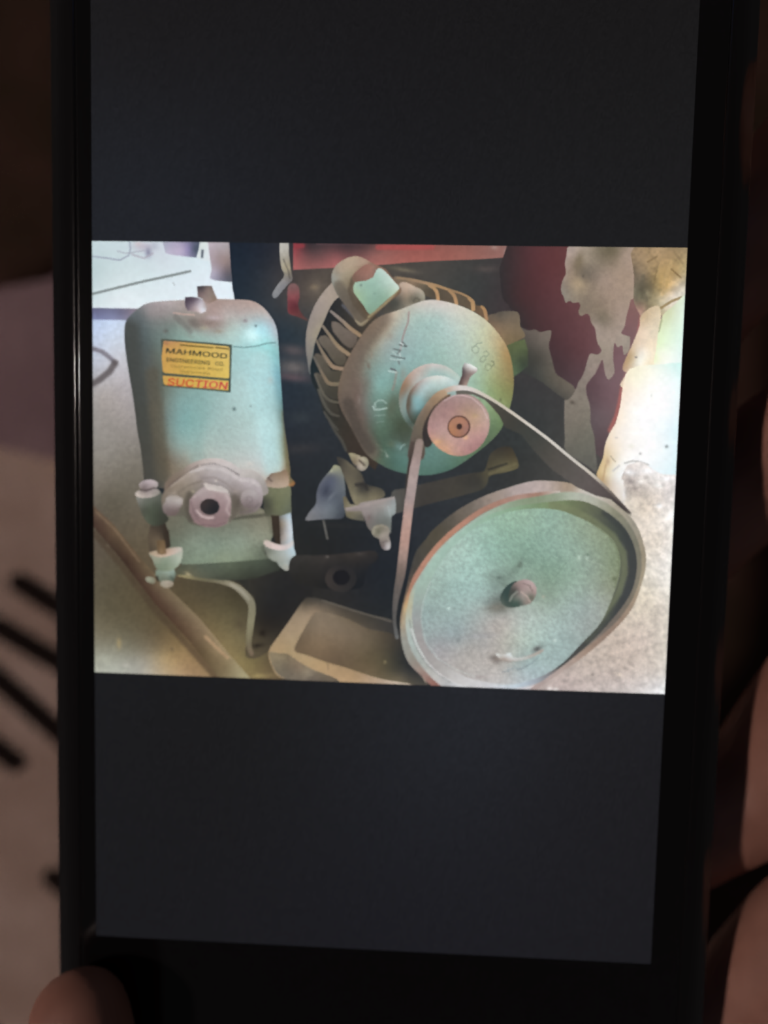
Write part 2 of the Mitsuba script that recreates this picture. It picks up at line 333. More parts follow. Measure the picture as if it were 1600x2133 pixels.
ink('easel', [(420, 515, (215, 225, 222)), (432, 530, (220, 232, 235))], strokes=[([(422, 522), (421, 535)], 6, (75, 85, 100), .9)], grain=.01)
show('pictured_bright_yard__easel', [(417, 500), (432, 500), (436, 520), (438, 545), (410, 537), (414, 520)], 'easel', 'small white easel standing in the bright yard')
ink('yard_pillar', [(440, 512, (180, 165, 175)), (465, 515, (172, 160, 165)), (450, 540, (160, 142, 146)), (470, 545, (150, 128, 125)), (446, 570, (172, 165, 185)), (468, 572, (108, 100, 112)), (478, 580, (84, 86, 98))], grain=.03)
show('pictured_bright_yard__pillar', [(433, 500), (477, 500), (481, 560), (484, 588), (466, 586), (448, 584), (437, 580), (441, 560), (436, 530)], 'yard_pillar', 'pinkish pillar at the edge of the doorway')
ink('step', [(200, 650, (104, 106, 142)), (250, 652, (108, 108, 138)), (285, 650, (140, 125, 140)), (200, 664, (120, 128, 172)), (240, 664, (130, 135, 172))], grain=.02)
show('pictured_bright_yard__step', [(186, 641), (240, 642), (300, 643), (280, 656), (262, 668), (186, 667)], 'step', 'dark blue grey doorstep below the bright yard')

# --- workshop floor
ink('floor', [(210, 680, (190, 208, 238)), (240, 710, (204, 216, 232)), (205, 760, (186, 190, 202)), (250, 750, (200, 200, 208)), (270, 800, (178, 172, 176)), (210, 820, (172, 164, 160)), (280, 860, (158, 150, 148)), (205, 870, (152, 146, 140)),
              (230, 930, (140, 134, 126)), (290, 960, (122, 115, 104)), (210, 1000, (122, 114, 102)), (270, 1060, (100, 92, 77)), (230, 1040, (94, 87, 73)), (205, 1140, (89, 78, 65)), (240, 1180, (87, 78, 60)), (290, 1130, (94, 82, 63)),
              (215, 1260, (90, 82, 62)), (280, 1290, (92, 82, 60)), (330, 1340, (112, 95, 68)), (215, 1320, (114, 106, 84)), (230, 1385, (168, 170, 154)), (275, 1350, (121, 115, 95)), (300, 1390, (165, 160, 146)), (345, 1375, (172, 145, 100)),
              (400, 1400, (158, 125, 88)), (400, 1190, (77, 68, 50)), (430, 1230, (77, 68, 50)), (470, 1280, (94, 84, 57)), (500, 1330, (114, 101, 68)), (520, 1385, (128, 112, 69)), (555, 1400, (108, 90, 60)), (500, 1240, (67, 60, 43)),
              (545, 1330, (80, 71, 53)), (330, 1180, (92, 78, 58))],
    spots=[(560, 1405, 24, 6, 0, (150, 128, 84), .3), (248, 1340, 6, 14, 0, (176, 150, 96), .6), (262, 1385, 10, 5, 0, (196, 190, 178), .5), (215, 1370, 12, 8, 0, (178, 182, 164), .4), (358, 1352, 4, 4, 0, (96, 80, 60), .7), (230, 1134, 10, 6, 0, (70, 60, 48), .7), (224, 1137, 5, 3, 0, (150, 142, 120), .7),
           (540, 1408, 20, 5, 0, (182, 162, 100), .5), (210, 950, 20, 5, 10, (152, 146, 134), .4), (500, 1300, 14, 16, 0, (76, 64, 48), .5), (545, 1318, 8, 7, 0, (44, 36, 28), .7), (515, 1352, 30, 14, 0, (112, 96, 64), .4)],
    strokes=[([(199, 1112), (251, 1174), (322, 1267), (394, 1347), (455, 1416)], 18, (72, 56, 42), .6), ([(188, 725), (212, 732), (232, 748), (240, 756)], 11, (118, 112, 124), .85), ([(240, 756), (228, 774), (206, 792), (188, 802)], 16, (96, 88, 90), .9)], grain=.06, soft=14, slant=.5)
show('pictured_floor', [(186, 666), (262, 667), (275, 700), (300, 1000), (330, 1100), (380, 1180), (450, 1195), (500, 1215), (535, 1250), (562, 1300), (560, 1345), (566, 1380), (590, 1420), (186, 1420)], 'floor', 'dusty grey brown concrete floor at the left of the picture')
ink('plank', [(205, 1070, (96, 76, 60)), (204, 1092, (74, 54, 44)), (240, 1110, (96, 76, 56)), (236, 1142, (64, 48, 38)), (270, 1150, (88, 68, 50)), (264, 1168, (64, 46, 36)), (300, 1190, (92, 74, 54)), (290, 1208, (68, 48, 38)), (340, 1225, (112, 94, 70)),
              (320, 1245, (74, 52, 40)), (380, 1265, (118, 100, 74)), (355, 1280, (80, 58, 44)), (420, 1310, (130, 108, 80)), (385, 1318, (86, 64, 46)), (450, 1350, (142, 120, 86)), (420, 1360, (92, 74, 50)), (470, 1390, (126, 108, 76)), (500, 1405, (158, 146, 108))],
    strokes=[([(428, 1326), (452, 1350), (474, 1370)], 9, (182, 146, 108), .7), ([(200, 1066), (240, 1104), (290, 1170)], 6, (128, 104, 80), .5)], grain=.05, soft=9)
show('pictured_plank', [(186, 1044), (200, 1058), (239, 1095), (294, 1164), (346, 1220), (417, 1289), (477, 1362), (528, 1420), (462, 1420), (394, 1335), (322, 1256), (251, 1163), (199, 1102), (186, 1086)], 'plank', 'long brown wooden pole lying across the floor in the picture')

# --- red bench and odds and ends behind the motor
ink('red_beam', [(620, 545, (152, 78, 78)), (700, 540, (148, 80, 80)), (780, 530, (140, 84, 78)), (860, 525, (150, 78, 70)), (960, 522, (146, 84, 74)), (1040, 520, (140, 92, 84)), (640, 512, (58, 44, 48)), (720, 514, (62, 46, 50)), (616, 514, (140, 52, 60)), (770, 516, (92, 60, 60))],
    strokes=[([(788, 515), (850, 515), (900, 514)], 13, (178, 66, 66), .7), ([(612, 512), (630, 512)], 12, (146, 48, 56), .8), ([(660, 508), (760, 508)], 4, (88, 60, 66), .8)],
    spots=[(1030, 515, 8, 6, 0, (170, 140, 130), .6), (1054, 524, 5, 9, 0, (160, 140, 135), .6)], grain=.04, grey=.18, gain=1.04)
show('pictured_red_bench', [(611, 500), (1062, 500), (1059, 520), (1055, 536), (1000, 540), (920, 543), (860, 546), (760, 555), (690, 558), (611, 562)], 'red_beam', 'faded red bench rail behind the motor in the picture')
ink('rag', [(592, 515, (186, 182, 172)), (596, 540, (160, 152, 136)), (602, 572, (120, 112, 102)), (588, 590, (138, 136, 138)), (572, 616, (128, 130, 134)), (598, 560, (172, 160, 130))], strokes=[([(590, 540), (600, 562), (604, 580)], 3, (84, 78, 70), .7)], grain=.05)
show('pictured_rag', smooth([(584, 503), (600, 503), (602, 530), (606, 562), (609, 582), (600, 592), (588, 606), (574, 621), (567, 613), (578, 594), (592, 574), (586, 556), (583, 530)]), 'rag', 'pale twisted rag hanging beside the red bench')
ink('red_cloth', [(608, 600, (122, 84, 84)), (612, 618, (140, 72, 76)), (612, 638, (92, 40, 48)), (608, 648, (112, 52, 56)), (640, 660, (90, 60, 56))], grain=.05)
show('pictured_red_cloth', smooth([(600, 598), (612, 590), (622, 598), (624, 618), (621, 636), (630, 655), (642, 668), (620, 660), (601, 652), (599, 632)]), 'red_cloth', 'dull red cloth behind the rear of the motor')

# --- maroon wall with flaking plaster
ink('maroon', [(1044, 540, (56, 48, 50)), (1046, 600, (54, 48, 50)), (1056, 510, (62, 46, 48)), (1066, 650, (54, 48, 50)), (1085, 692, (54, 50, 52)), (1115, 530, (96, 50, 54)), (1160, 540, (106, 54, 56)), (1080, 620, (72, 46, 48)), (1150, 620, (98, 54, 58)), (1190, 680, (102, 60, 64)), (1220, 730, (106, 64, 68)), (1100, 690, (66, 48, 50)), (1140, 720, (76, 50, 54)), (1170, 760, (78, 54, 58)),
               (1320, 660, (146, 98, 96)), (1310, 690, (138, 96, 98)), (1290, 760, (134, 96, 102)), (1265, 790, (124, 92, 98)), (1240, 820, (104, 76, 82)), (1280, 830, (126, 92, 98)), (1250, 870, (112, 92, 96)), (1265, 920, (98, 76, 80)), (1330, 640, (150, 104, 98))], strokes=[([(1338, 660), (1333, 690), (1327, 714)], 12, (206, 104, 98), .7), ([(1309, 778), (1298, 806), (1292, 840), (1285, 868), (1272, 896)], 13, (206, 104, 94), .75)], grain=.03, soft=16, grey=.2, gain=.92)
show('pictured_maroon_wall', [(1060, 500), (1440, 500), (1440, 700), (1300, 900), (1258, 960), (1236, 940), (1180, 820), (1140, 780), (1110, 700), (1080, 690), (1062, 640), (1046, 620), (1040, 560)], 'maroon', 'maroon painted wall with flaking plaster in the picture')
ink('plaster', [(1192, 525, (172, 152, 140)), (1205, 545, (128, 112, 92)), (1180, 560, (158, 136, 122)), (1222, 540, (158, 142, 122)), (1250, 524, (118, 106, 86)), (1280, 524, (112, 100, 78)), (1300, 530, (160, 138, 120)), (1260, 580, (158, 136, 120)), (1300, 580, (164, 140, 120)), (1310, 620, (162, 140, 122)),
                (1180, 600, (134, 120, 106)), (1175, 612, (140, 130, 118)), (1205, 588, (176, 152, 120)), (1215, 575, (110, 98, 84)), (1220, 620, (136, 120, 102)), (1250, 640, (138, 120, 102)), (1210, 650, (130, 114, 98)), (1255, 665, (122, 110, 92)), (1285, 650, (160, 138, 122)), (1240, 680, (160, 142, 130)),
                (1270, 700, (162, 144, 130)), (1255, 730, (152, 138, 122)), (1290, 700, (166, 148, 134)), (1300, 705, (160, 146, 132)), (1265, 760, (148, 132, 120)), (1240, 750, (150, 134, 122)), (1225, 790, (136, 122, 112)), (1212, 830, (128, 118, 106)), (1200, 880, (120, 112, 100)), (1230, 900, (112, 108, 96)), (1205, 940, (100, 98, 88)), (1230, 960, (98, 96, 88)), (1220, 1000, (84, 82, 78)),
                (1265, 790, (150, 134, 124))],
    spots=[(1206, 545, 8, 22, 12, (116, 102, 78), .7), (1192, 838, 6, 4, 30, (86, 76, 66), .8), (1215, 575, 3, 4, 0, (90, 80, 70), .8)], grain=.06, soft=9)
main = smooth(C3((250, 60), (500, 60), (975, 60), (975, 200), (965, 400), (958, 640), (930, 660), (910, 740), (880, 850), (860, 960), (822, 1030), (870, 1060), (920, 1082), (912, 1210), (880, 1262), (850, 1270), (832, 1172), (782, 1192), (747, 1142), (732, 1290), (742, 1400), (746, 1480), (682, 1552), (642, 1480), (622, 1362), (604, 1338), (534, 1480), (450, 1585))
              + C4((430, 150), (445, 250), (470, 330), (482, 420), (482, 540), (522, 680), (532, 780), (542, 900), (548, 1080), (440, 1010), (210, 860), (196, 700), (190, 500), (194, 300), (215, 180), (310, 165), (330, 140), (352, 60))
              + C3((345, 1580), (402, 1490), (450, 1330), (482, 1262), (560, 1272), (602, 1224), (562, 1150), (546, 1080), (530, 980), (490, 920), (470, 840), (430, 818), (398, 838), (365, 840), (347, 790), (368, 740), (350, 692), (290, 700), (250, 676), (206, 696), (186, 640), (152, 560), (170, 450), (208, 370), (196, 260), (214, 180)), 3)
show('pictured_maroon_wall__bare_plaster', main, 'plaster', 'large flaking patch of bare grey plaster')
ink('plaster_low', [(1115, 700, (98, 88, 80)), (1140, 700, (116, 104, 94)), (1110, 740, (66, 64, 58)), (1140, 750, (86, 80, 72)), (1150, 790, (88, 82, 72)), (1120, 790, (62, 64, 60)), (1180, 810, (96, 88, 78)), (1150, 830, (58, 60, 58)), (1090, 800, (54, 58, 58))], grain=.05, soft=14)
show('pictured_maroon_wall__bare_plaster', smooth(A3((250, 660), (350, 690), (395, 682), (440, 702), (512, 688), (512, 740), (498, 800), (522, 900), (550, 1000), (610, 1045), (690, 1112), (640, 1190), (600, 1180), (520, 1120), (440, 1060), (330, 1000), (250, 980), (260, 800)), 3), 'plaster_low')
ink('corner', [(1330, 530, (150, 124, 92)), (1380, 530, (168, 138, 98)), (1420, 530, (164, 138, 98)), (1340, 580, (122, 106, 84)), (1345, 600, (108, 98, 76)), (1330, 620, (124, 116, 92)), (1350, 640, (138, 122, 94)), (1375, 575, (192, 158, 100)), (1390, 600, (196, 162, 104)), (1410, 570, (178, 148, 100)), (1425, 560, (196, 172, 120)),
               (1400, 615, (208, 192, 170)), (1420, 600, (212, 200, 178)), (1385, 632, (202, 190, 162)), (1425, 625, (226, 224, 204)), (1360, 650, (160, 140, 104)), (1345, 655, (172, 146, 122)), (1335, 645, (164, 126, 110)), (1350, 660, (206, 180, 146)), (1370, 655, (178, 160, 118))],
    spots=[(1344, 600, 16, 16, 0, (104, 94, 72), .6), (1348, 612, 8, 8, 0, (156, 142, 112), .5)],
    strokes=[([(1376, 642), (1400, 627), (1432, 615)], 6, (142, 116, 74), .85), ([(1350, 545), (1368, 535)], 5, (120, 96, 60), .6), ([(1398, 560), (1418, 578)], 4, (132, 104, 62), .7), ([(1370, 555), (1362, 590)], 4, (140, 116, 76), .6), ([(1340, 575), (1336, 600), (1346, 625)], 10, (100, 92, 74), .5), ([(1400, 545), (1385, 580), (1380, 612)], 9, (206, 172, 116), .5), ([(1345, 520), (1372, 548), (1362, 565)], 6, (146, 120, 84), .6), ([(1405, 525), (1422, 548)], 6, (140, 116, 80), .5)], grain=.15, fine=1.3, soft=9)
show('pictured_torn_sacking', smooth(C3((975, 60), (1590, 60), (1570, 640), (1400, 740), (1320, 800), (1285, 850), (1250, 830), (1160, 860), (1060, 870), (1015, 800), (975, 720), (960, 640), (968, 400)), 3), 'corner', 'torn yellowish brown sacking in the upper corner of the picture')
ink('bright_plaster', [(1345, 660, (206, 180, 142)), (1365, 660, (224, 204, 170)), (1340, 690, (238, 214, 186)), (1365, 690, (230, 216, 186)), (1350, 720, (242, 222, 192)), (1335, 735, (246, 236, 218)), (1328, 750, (244, 240, 222)), (1310, 760, (196, 168, 130)), (1320, 745, (206, 182, 144)), (1350, 760, (248, 234, 200)), (1345, 790, (252, 244, 206)), (1310, 790, (246, 226, 196)), (1352, 775, (254, 248, 222)), (1330, 775, (248, 240, 220)), (1300, 775, (190, 156, 130)), (1330, 800, (254, 250, 226))],
    spots=[(1325, 744, 3, 2, 0, (110, 100, 96), .9)], grain=.04, soft=9)
show('pictured_sunlit_wall_edge', smooth(C3((1032, 860), (1080, 800), (1160, 745), (1250, 745), (1262, 900), (1240, 1200), (1220, 1640), (830, 1640), (860, 1520), (908, 1480), (836, 1440), (880, 1300), (950, 1150), (1000, 1030), (1030, 940)), 3), 'bright_plaster', 'sunlit broken plaster along the edge of the wall')
ink('green_board', [(1395, 650, (212, 220, 176)), (1385, 690, (226, 244, 204)), (1420, 650, (226, 244, 224)), (1375, 720, (232, 250, 206)), (1365, 745, (240, 250, 200)), (1415, 700, (226, 252, 232)), (1375, 775, (255, 255, 250)), (1410, 775, (240, 255, 252)), (1365, 770, (254, 254, 240)), (1372, 738, (248, 252, 226)), (1395, 742, (246, 255, 240)), (1428, 735, (228, 252, 248)), (1350, 775, (254, 252, 232))],
    strokes=[([(1376, 646), (1378, 668), (1372, 690)], 5, (160, 158, 112), .6)], grain=.015, soft=12)
show('pictured_green_board', smooth(C3((1590, 630), (1400, 735), (1290, 830), (1245, 950), (1215, 1180), (1190, 1400), (1330, 1480), (1480, 1480), (1600, 1480)), 4), 'green_board', 'pale green sunlit board at the right edge of the picture')
ink('glare', [(1300, 820, (252, 232, 210)), (1400, 790, (240, 255, 252)), (1345, 770, (254, 250, 226)), (1330, 790, (255, 252, 226)), (1360, 800, (255, 255, 248)), (1380, 850, (255, 255, 255)), (1320, 860, (255, 254, 248)), (1295, 870, (254, 240, 220)), (1340, 920, (255, 255, 252)), (1290, 900, (250, 240, 226)), (1270, 940, (236, 214, 180)), (1265, 960, (222, 196, 150)), (1290, 960, (248, 242, 228)), (1260, 990, (226, 204, 160)), (1258, 1000, (190, 160, 118)),
              (1300, 1000, (246, 244, 238)), (1280, 1020, (226, 212, 196)), (1285, 990, (240, 240, 236)), (1370, 930, (250, 255, 255)), (1400, 900, (228, 250, 255)), (1395, 980, (226, 248, 252)), (1410, 760, (214, 250, 244)), (1340, 965, (250, 252, 252))],
    strokes=[([(1302, 965), (1318, 960), (1332, 962), (1350, 968)], 5, (186, 184, 180), .8), ([(1272, 950), (1282, 962)], 3, (176, 160, 130), .8), ([(1262, 968), (1256, 1000)], 4, (188, 150, 104), .7), ([(1290, 970), (1278, 980)], 5, (190, 188, 186), .6)],
    spots=[(1389, 930, 4, 4, 0, (128, 142, 146), .9), (1334, 945, 3, 3, 0, (170, 170, 168), .9), (1357, 824, 2, 3, 0, (210, 220, 210), .7), (1316, 930, 7, 6, 0, (242, 240, 224), .6), (1266, 962, 5, 9, 0, (168, 130, 100), .5), (1284, 912, 4, 2, 0, (200, 190, 180), .8)], grain=.02, soft=12)
show('pictured_sunlit_wall_edge', smooth(C4((915, -60), (840, 150), (822, 280), (800, 400), (760, 540), (712, 620), (672, 700), (640, 800), (622, 920), (590, 1000), (570, 1050), (556, 1140), (700, 1330), (850, 1500), (1000, 1500), (1500, 1400), (1580, 700), (1620, -60), (1250, -110)), 3), 'glare', 'glaring white sunlit strip of wall and ground')
ink('right_floor', [(1310, 980, (196, 182, 172)), (1340, 985, (214, 204, 196)), (1370, 990, (222, 218, 212)), (1400, 1000, (214, 206, 202)), (1320, 1010, (176, 160, 148)), (1350, 1020, (200, 184, 168)), (1380, 1030, (204, 190, 178)), (1310, 1050, (206, 190, 166)), (1350, 1060, (210, 190, 164)), (1390, 1070, (222, 214, 204)), (1330, 1090, (206, 190, 168)), (1370, 1130, (212, 196, 174)), (1395, 1150, (216, 208, 198)),
                    (1355, 1190, (208, 198, 178)), (1385, 1210, (212, 204, 190)), (1345, 1240, (206, 190, 160)), (1320, 1290, (196, 176, 152)), (1380, 1270, (198, 184, 164)), (1340, 1330, (192, 170, 152)), (1290, 1340, (188, 164, 144)), (1380, 1340, (196, 182, 162)), (1250, 1370, (180, 158, 140)), (1310, 1390, (186, 164, 148)), (1370, 1400, (194, 180, 166)), (1200, 1410, (178, 156, 144)), (1260, 1425, (182, 162, 152)), (1180, 1430, (176, 152, 144)), (1375, 1435, (206, 204, 204))],
    spots=[(1312, 984, 16, 7, 10, (250, 246, 240), .8), (1352, 982, 18, 6, 0, (248, 246, 242), .8), (1392, 997, 14, 6, 0, (244, 250, 250), .8), (1298, 1030, 8, 18, 0, (246, 240, 232), .7), (1372, 1012, 10, 5, 20, (236, 230, 222), .6), (1336, 1003, 8, 5, 0, (236, 226, 216), .6), (1314, 1003, 10, 8, 20, (150, 134, 128), .7), (1347, 995, 6, 6, 0, (170, 160, 150), .6), (1323, 1018, 6, 5, 0, (140, 122, 112), .6), (1374, 1054, 8, 6, 0, (244, 248, 246), .9), (1395, 1025, 10, 30, 10, (200, 190, 184), .5), (1298, 1390, 12, 5, 30, (160, 138, 122), .5), (1235, 1405, 4, 3, 0, (110, 95, 84), .7), (1145, 1434, 6, 4, 0, (226, 220, 214), .8), (1158, 1436, 5, 4, 0, (228, 222, 216), .8),
           (1330, 1270, 8, 5, 20, (220, 204, 170), .5), (1366, 1340, 14, 3, 0, (170, 156, 140), .4), (1260, 1355, 9, 6, 30, (206, 184, 164), .5), (1290, 1405, 12, 5, 20, (208, 184, 158), .5), (1225, 1385, 8, 5, 20, (204, 178, 158), .5)], grain=.13, fine=1.7, soft=14, slant=-.5, grey=.42, gain=1.12)
show('pictured_sandy_ground', smooth(C4((880, 1020), (960, 985), (1060, 975), (1180, 1060), (1300, 1110), (1480, 1110), (1600, 1110)) + [(1450, 1250), (1420, 1460), (1080, 1460), (1150, 1400), (1250, 1300), (1310, 1200), (1320, 1100), (1285, 1050), (1296, 1042)] + C4((840, 1330), (850, 1180), (822, 1160)), 3), 'right_floor', 'sandy pinkish ground at the right of the picture')

# --- green crate end and stone behind the motor
ink('box_top', [(1030, 690, (140, 112, 84)), (1060, 660, (112, 98, 82)), (1080, 690, (120, 102, 78)), (1060, 710, (124, 104, 74)), (1045, 655, (90, 82, 72))], grain=.06)
show('pictured_crate', smooth(B5((1150, 540), (1230, 500), (1320, 470), (1480, 478), (1510, 560), (1515, 640), (1570, 745), (1480, 800), (1370, 850), (1200, 800)), 3), 'box_top', 'tan topped green crate behind the motor in the picture')
ink('box_side', [(1065, 725, (86, 96, 62)), (1085, 720, (90, 102, 66)), (1075, 770, (78, 98, 70)), (1090, 760, (60, 70, 56))], grain=.05)
show('pictured_crate__side_board', B5((1368, 848), (1470, 806), (1565, 780), (1600, 900), (1600, 1080), (1500, 1160), (1440, 1200), (1380, 1100)), 'box_side', 'green side board')
# --- compressor pump on the left
ink('pipe_shade', [(500, 1240, (54, 50, 42)), (530, 1210, (46, 44, 40)), (560, 1250, (36, 36, 36)), (550, 1300, (40, 36, 32)), (520, 1320, (70, 62, 46)), (535, 1345, (80, 70, 52))], spots=[(547, 1318, 9, 8, 0, (34, 28, 24), .9), (536, 1345, 18, 6, -10, (36, 30, 26), .8)], grain=.05)
show('pictured_pump_stand', smooth(A4((1190, 900), (1400, 880), (1600, 900), (1640, 1060), (1520, 1200), (1420, 1340), (1330, 1440), (1250, 1490), (1180, 1500), (1150, 1440), (1210, 1150), (1215, 1060), (1180, 980)), 3), 'pipe_shade', 'dark floor stand below the pump in the picture')
ink('pipe', [(385, 1196, (150, 138, 96)), (420, 1205, (104, 98, 72)), (460, 1212, (124, 116, 92)), (490, 1222, (146, 138, 116)), (510, 1240, (134, 128, 108)), (523, 1260, (128, 122, 98)), (520, 1300, (134, 128, 98)), (517, 1340, (116, 106, 80)), (523, 1366, (112, 92, 74))], strokes=[([(480, 1217), (503, 1230), (518, 1248)], 4, (172, 166, 150), .6)], grain=.04, soft=6)
show('pictured_bent_pipe', strip([(372, 1196), (392, 1200), (420, 1206), (455, 1210), (488, 1220), (512, 1240), (525, 1262), (522, 1300), (518, 1340), (524, 1362)], [8, 10, 8, 10, 12, 15, 15, 14, 11, 9]), 'pipe', 'thin bent metal pipe curving from the pump down to the floor')

ink('pump', [(263, 690, (76, 92, 104)), (266, 665, (96, 106, 116)), (268, 760, (60, 74, 78)), (285, 720, (70, 82, 84)), (285, 800, (62, 66, 62)), (290, 850, (68, 70, 62)), (298, 900, (72, 70, 58)), (302, 960, (78, 68, 54)), (310, 1000, (84, 72, 58)),
             (300, 690, (90, 104, 104)), (312, 750, (86, 88, 80)), (320, 800, (84, 84, 72)), (318, 850, (88, 86, 74)), (325, 900, (98, 96, 82)), (330, 945, (98, 84, 64)), (335, 980, (104, 88, 66)), (330, 700, (104, 120, 116)), (345, 690, (112, 128, 122)),
             (340, 840, (108, 118, 108)), (350, 870, (112, 132, 126)), (352, 920, (120, 132, 122)), (360, 955, (124, 118, 104)), (372, 840, (122, 158, 154)), (372, 890, (124, 164, 160)), (375, 930, (138, 162, 154)),
             (296, 652, (118, 120, 122)), (320, 638, (158, 148, 150)), (350, 632, (176, 164, 164)), (380, 628, (172, 158, 154)), (340, 655, (140, 136, 134)), (380, 650, (156, 146, 140)), (370, 678, (126, 142, 134)), (350, 668, (124, 128, 124)), (390, 700, (142, 172, 162)), (420, 708, (150, 182, 172)), (450, 705, (158, 184, 176)),
             (460, 636, (168, 146, 138)), (500, 630, (176, 154, 146)), (530, 640, (184, 164, 156)), (470, 652, (186, 172, 168)), (450, 668, (180, 160, 156)), (500, 655, (176, 166, 162)), (480, 680, (178, 198, 190)), (555, 655, (190, 182, 178)), (565, 680, (172, 190, 200)), (574, 700, (176, 196, 204)), (545, 672, (168, 196, 204)),
             (485, 705, (176, 208, 202)), (555, 705, (160, 224, 226)), (572, 730, (138, 200, 200)), (500, 735, (160, 204, 204)), (530, 745, (168, 216, 216)), (560, 760, (150, 208, 214)), (575, 780, (122, 180, 192)), (580, 830, (112, 160, 166)), (585, 870, (104, 128, 122)), (592, 910, (112, 116, 92)), (598, 950, (124, 112, 72)), (598, 985, (156, 118, 78)),
             (500, 800, (172, 206, 204)), (540, 820, (172, 218, 220)), (420, 840, (132, 170, 166)), (400, 880, (124, 170, 166)), (440, 900, (158, 186, 180)), (480, 860, (164, 194, 190)), (470, 930, (168, 188, 182)), (520, 880, (172, 202, 198)), (560, 880, (180, 222, 222)), (540, 930, (182, 208, 206)), (572, 930, (174, 208, 206)), (582, 900, (150, 178, 172)), (584, 960, (164, 178, 166)),
             (400, 950, (158, 164, 152)), (440, 965, (178, 184, 176)), (380, 985, (134, 122, 104)), (520, 980, (196, 192, 186)), (560, 990, (190, 186, 176)), (350, 1000, (120, 108, 92)), (420, 1000, (160, 150, 140))],
    spots=[(527, 698, 22, 17, 10, (214, 255, 255), .95), (545, 690, 18, 16, 0, (176, 240, 252), .6), (430, 672, 46, 17, 4, (140, 120, 112), .9), (404, 674, 20, 12, 30, (112, 104, 98), .85), (330, 650, 40, 14, -10, (150, 138, 138), .5), (395, 700, 14, 6, 20, (128, 140, 130), .5), (425, 683, 10, 5, 0, (176, 170, 140), .5), (455, 690, 12, 5, 0, (150, 136, 116), .6), (511, 668, 5, 4, 0, (136, 122, 128), .8), (445, 662, 18, 6, 0, (196, 180, 184), .7),
           (488, 852, 3.5, 4, 0, (64, 92, 94), .9), (522, 846, 3, 3, 0, (120, 150, 150), .7), (563, 792, 7, 9, 0, (168, 176, 176), .8), (533, 679, 2.5, 2.5, 0, (60, 90, 100), .9), (345, 690, 6, 5, 0, (96, 92, 88), .7), (320, 858, 12, 18, 0, (108, 106, 94), .5), (520, 966, 10, 5, 0, (214, 208, 200), .5), (340, 960, 14, 10, 0, (84, 72, 54), .4)],
    strokes=[([(280, 670), (290, 740), (305, 820)], 60, (80, 90, 92), .55), ([(268, 690), (276, 780), (292, 860), (308, 940), (322, 1005)], 56, (66, 68, 64), .8), ([(318, 780), (328, 880), (338, 990)], 36, (88, 82, 68), .7), ([(594, 860), (600, 930), (604, 1000)], 16, (108, 102, 74), .75), ([(545, 750), (560, 850), (570, 975)], 46, (180, 220, 220), .6), ([(420, 830), (405, 900), (410, 950)], 40, (132, 174, 168), .35), ([(486, 722), (510, 724), (540, 720), (556, 715), (574, 714)], 3, (92, 142, 144), .8), ([(362, 652), (385, 655), (405, 656)], 4, (196, 164, 152), .8), ([(366, 660), (380, 673), (396, 690)], 13, (106, 102, 98), .5), ([(342, 738), (330, 800), (340, 830)], 10, (88, 96, 88), .3)], grain=.045, fine=2.4, soft=9, slant=-.8)
body = smooth([(314, 1016), (303, 1000), (297, 969), (292, 930), (286, 898), (278, 835), (266, 763), (260, 720), (259, 690), (263, 668), (281, 648), (306, 632), (341, 627), (381, 625), (450, 623), (496, 624), (525, 627), (548, 640), (568, 665), (577, 688), (580, 720), (583, 763), (587, 821), (591, 878), (597, 921), (602, 957), (604, 990), (590, 1016)], 5)
show('pictured_pump', body, 'pump', 'tall pale green cast iron pump cylinder with a domed top in the picture')
ink('cap_bolt_back', [(415, 605, (92, 78, 82)), (418, 600, (66, 60, 66)), (432, 605, (132, 112, 106)), (440, 615, (138, 122, 112)), (430, 625, (150, 128, 120)), (445, 625, (142, 118, 104))], grain=.03, soft=4)
show('pictured_pump__cap_bolt', B3((322, 168), (420, 160), (520, 162), (545, 230), (596, 345), (520, 385), (455, 400), (400, 340), (330, 310)), 'cap_bolt_back', 'rusty square bolt at the back of the dome')
ink('cap_bolt_front', [(390, 628, (82, 70, 84)), (393, 640, (112, 98, 110)), (405, 624, (96, 82, 96)), (405, 640, (168, 150, 154)), (420, 632, (196, 188, 196)), (424, 645, (222, 226, 236)), (412, 650, (196, 176, 174)), (428, 640, (172, 160, 158))], grain=.02, soft=4)
show('pictured_pump__cap_bolt', B3((162, 312), (260, 308), (340, 322), (400, 348), (455, 440), (440, 500), (380, 530), (300, 505), (190, 490), (160, 420)), 'cap_bolt_front', 'pale square bolt at the front of the dome')
# maker's sticker
ink('sticker_black', [(345, 705, (76, 82, 72)), (480, 730, (64, 78, 72)), (400, 810, (66, 76, 68))], grain=.04)
show('pictured_pump__sticker_border', S((95, 100), (500, 128), (900, 165), (1000, 170), (1490, 215), (1478, 600), (1462, 1155), (800, 1090), (128, 1030), (112, 500)), 'sticker_black', 'dark rim of the yellow label')
ink('sticker_yellow', [(345, 722, (206, 152, 78)), (350, 770, (210, 160, 72)), (400, 740, (218, 178, 76)), (440, 780, (218, 180, 78)), (470, 730, (224, 188, 96)), (470, 780, (226, 192, 86)), (348, 712, (190, 134, 84))], spots=[(347, 715, 5, 4, 20, (150, 98, 72), .6)], grain=.03)
show('pictured_pump__sticker', S((150, 140), (500, 165), (900, 200), (1400, 250), (1442, 280), (1434, 860), (1405, 878), (760, 822), (170, 770), (132, 735), (112, 450)), 'sticker_yellow', 'yellow maker label on the pump')
show('pictured_pump__sticker_strip', S((130, 822), (760, 868), (1424, 925), (1418, 1112), (800, 1058), (190, 1010), (150, 980)), 'sticker_yellow', 'yellow strip at the foot of the label')
ink('print_black', (44, 46, 40), grain=.06)
ink('print_faint', (110, 86, 40), grain=.06)
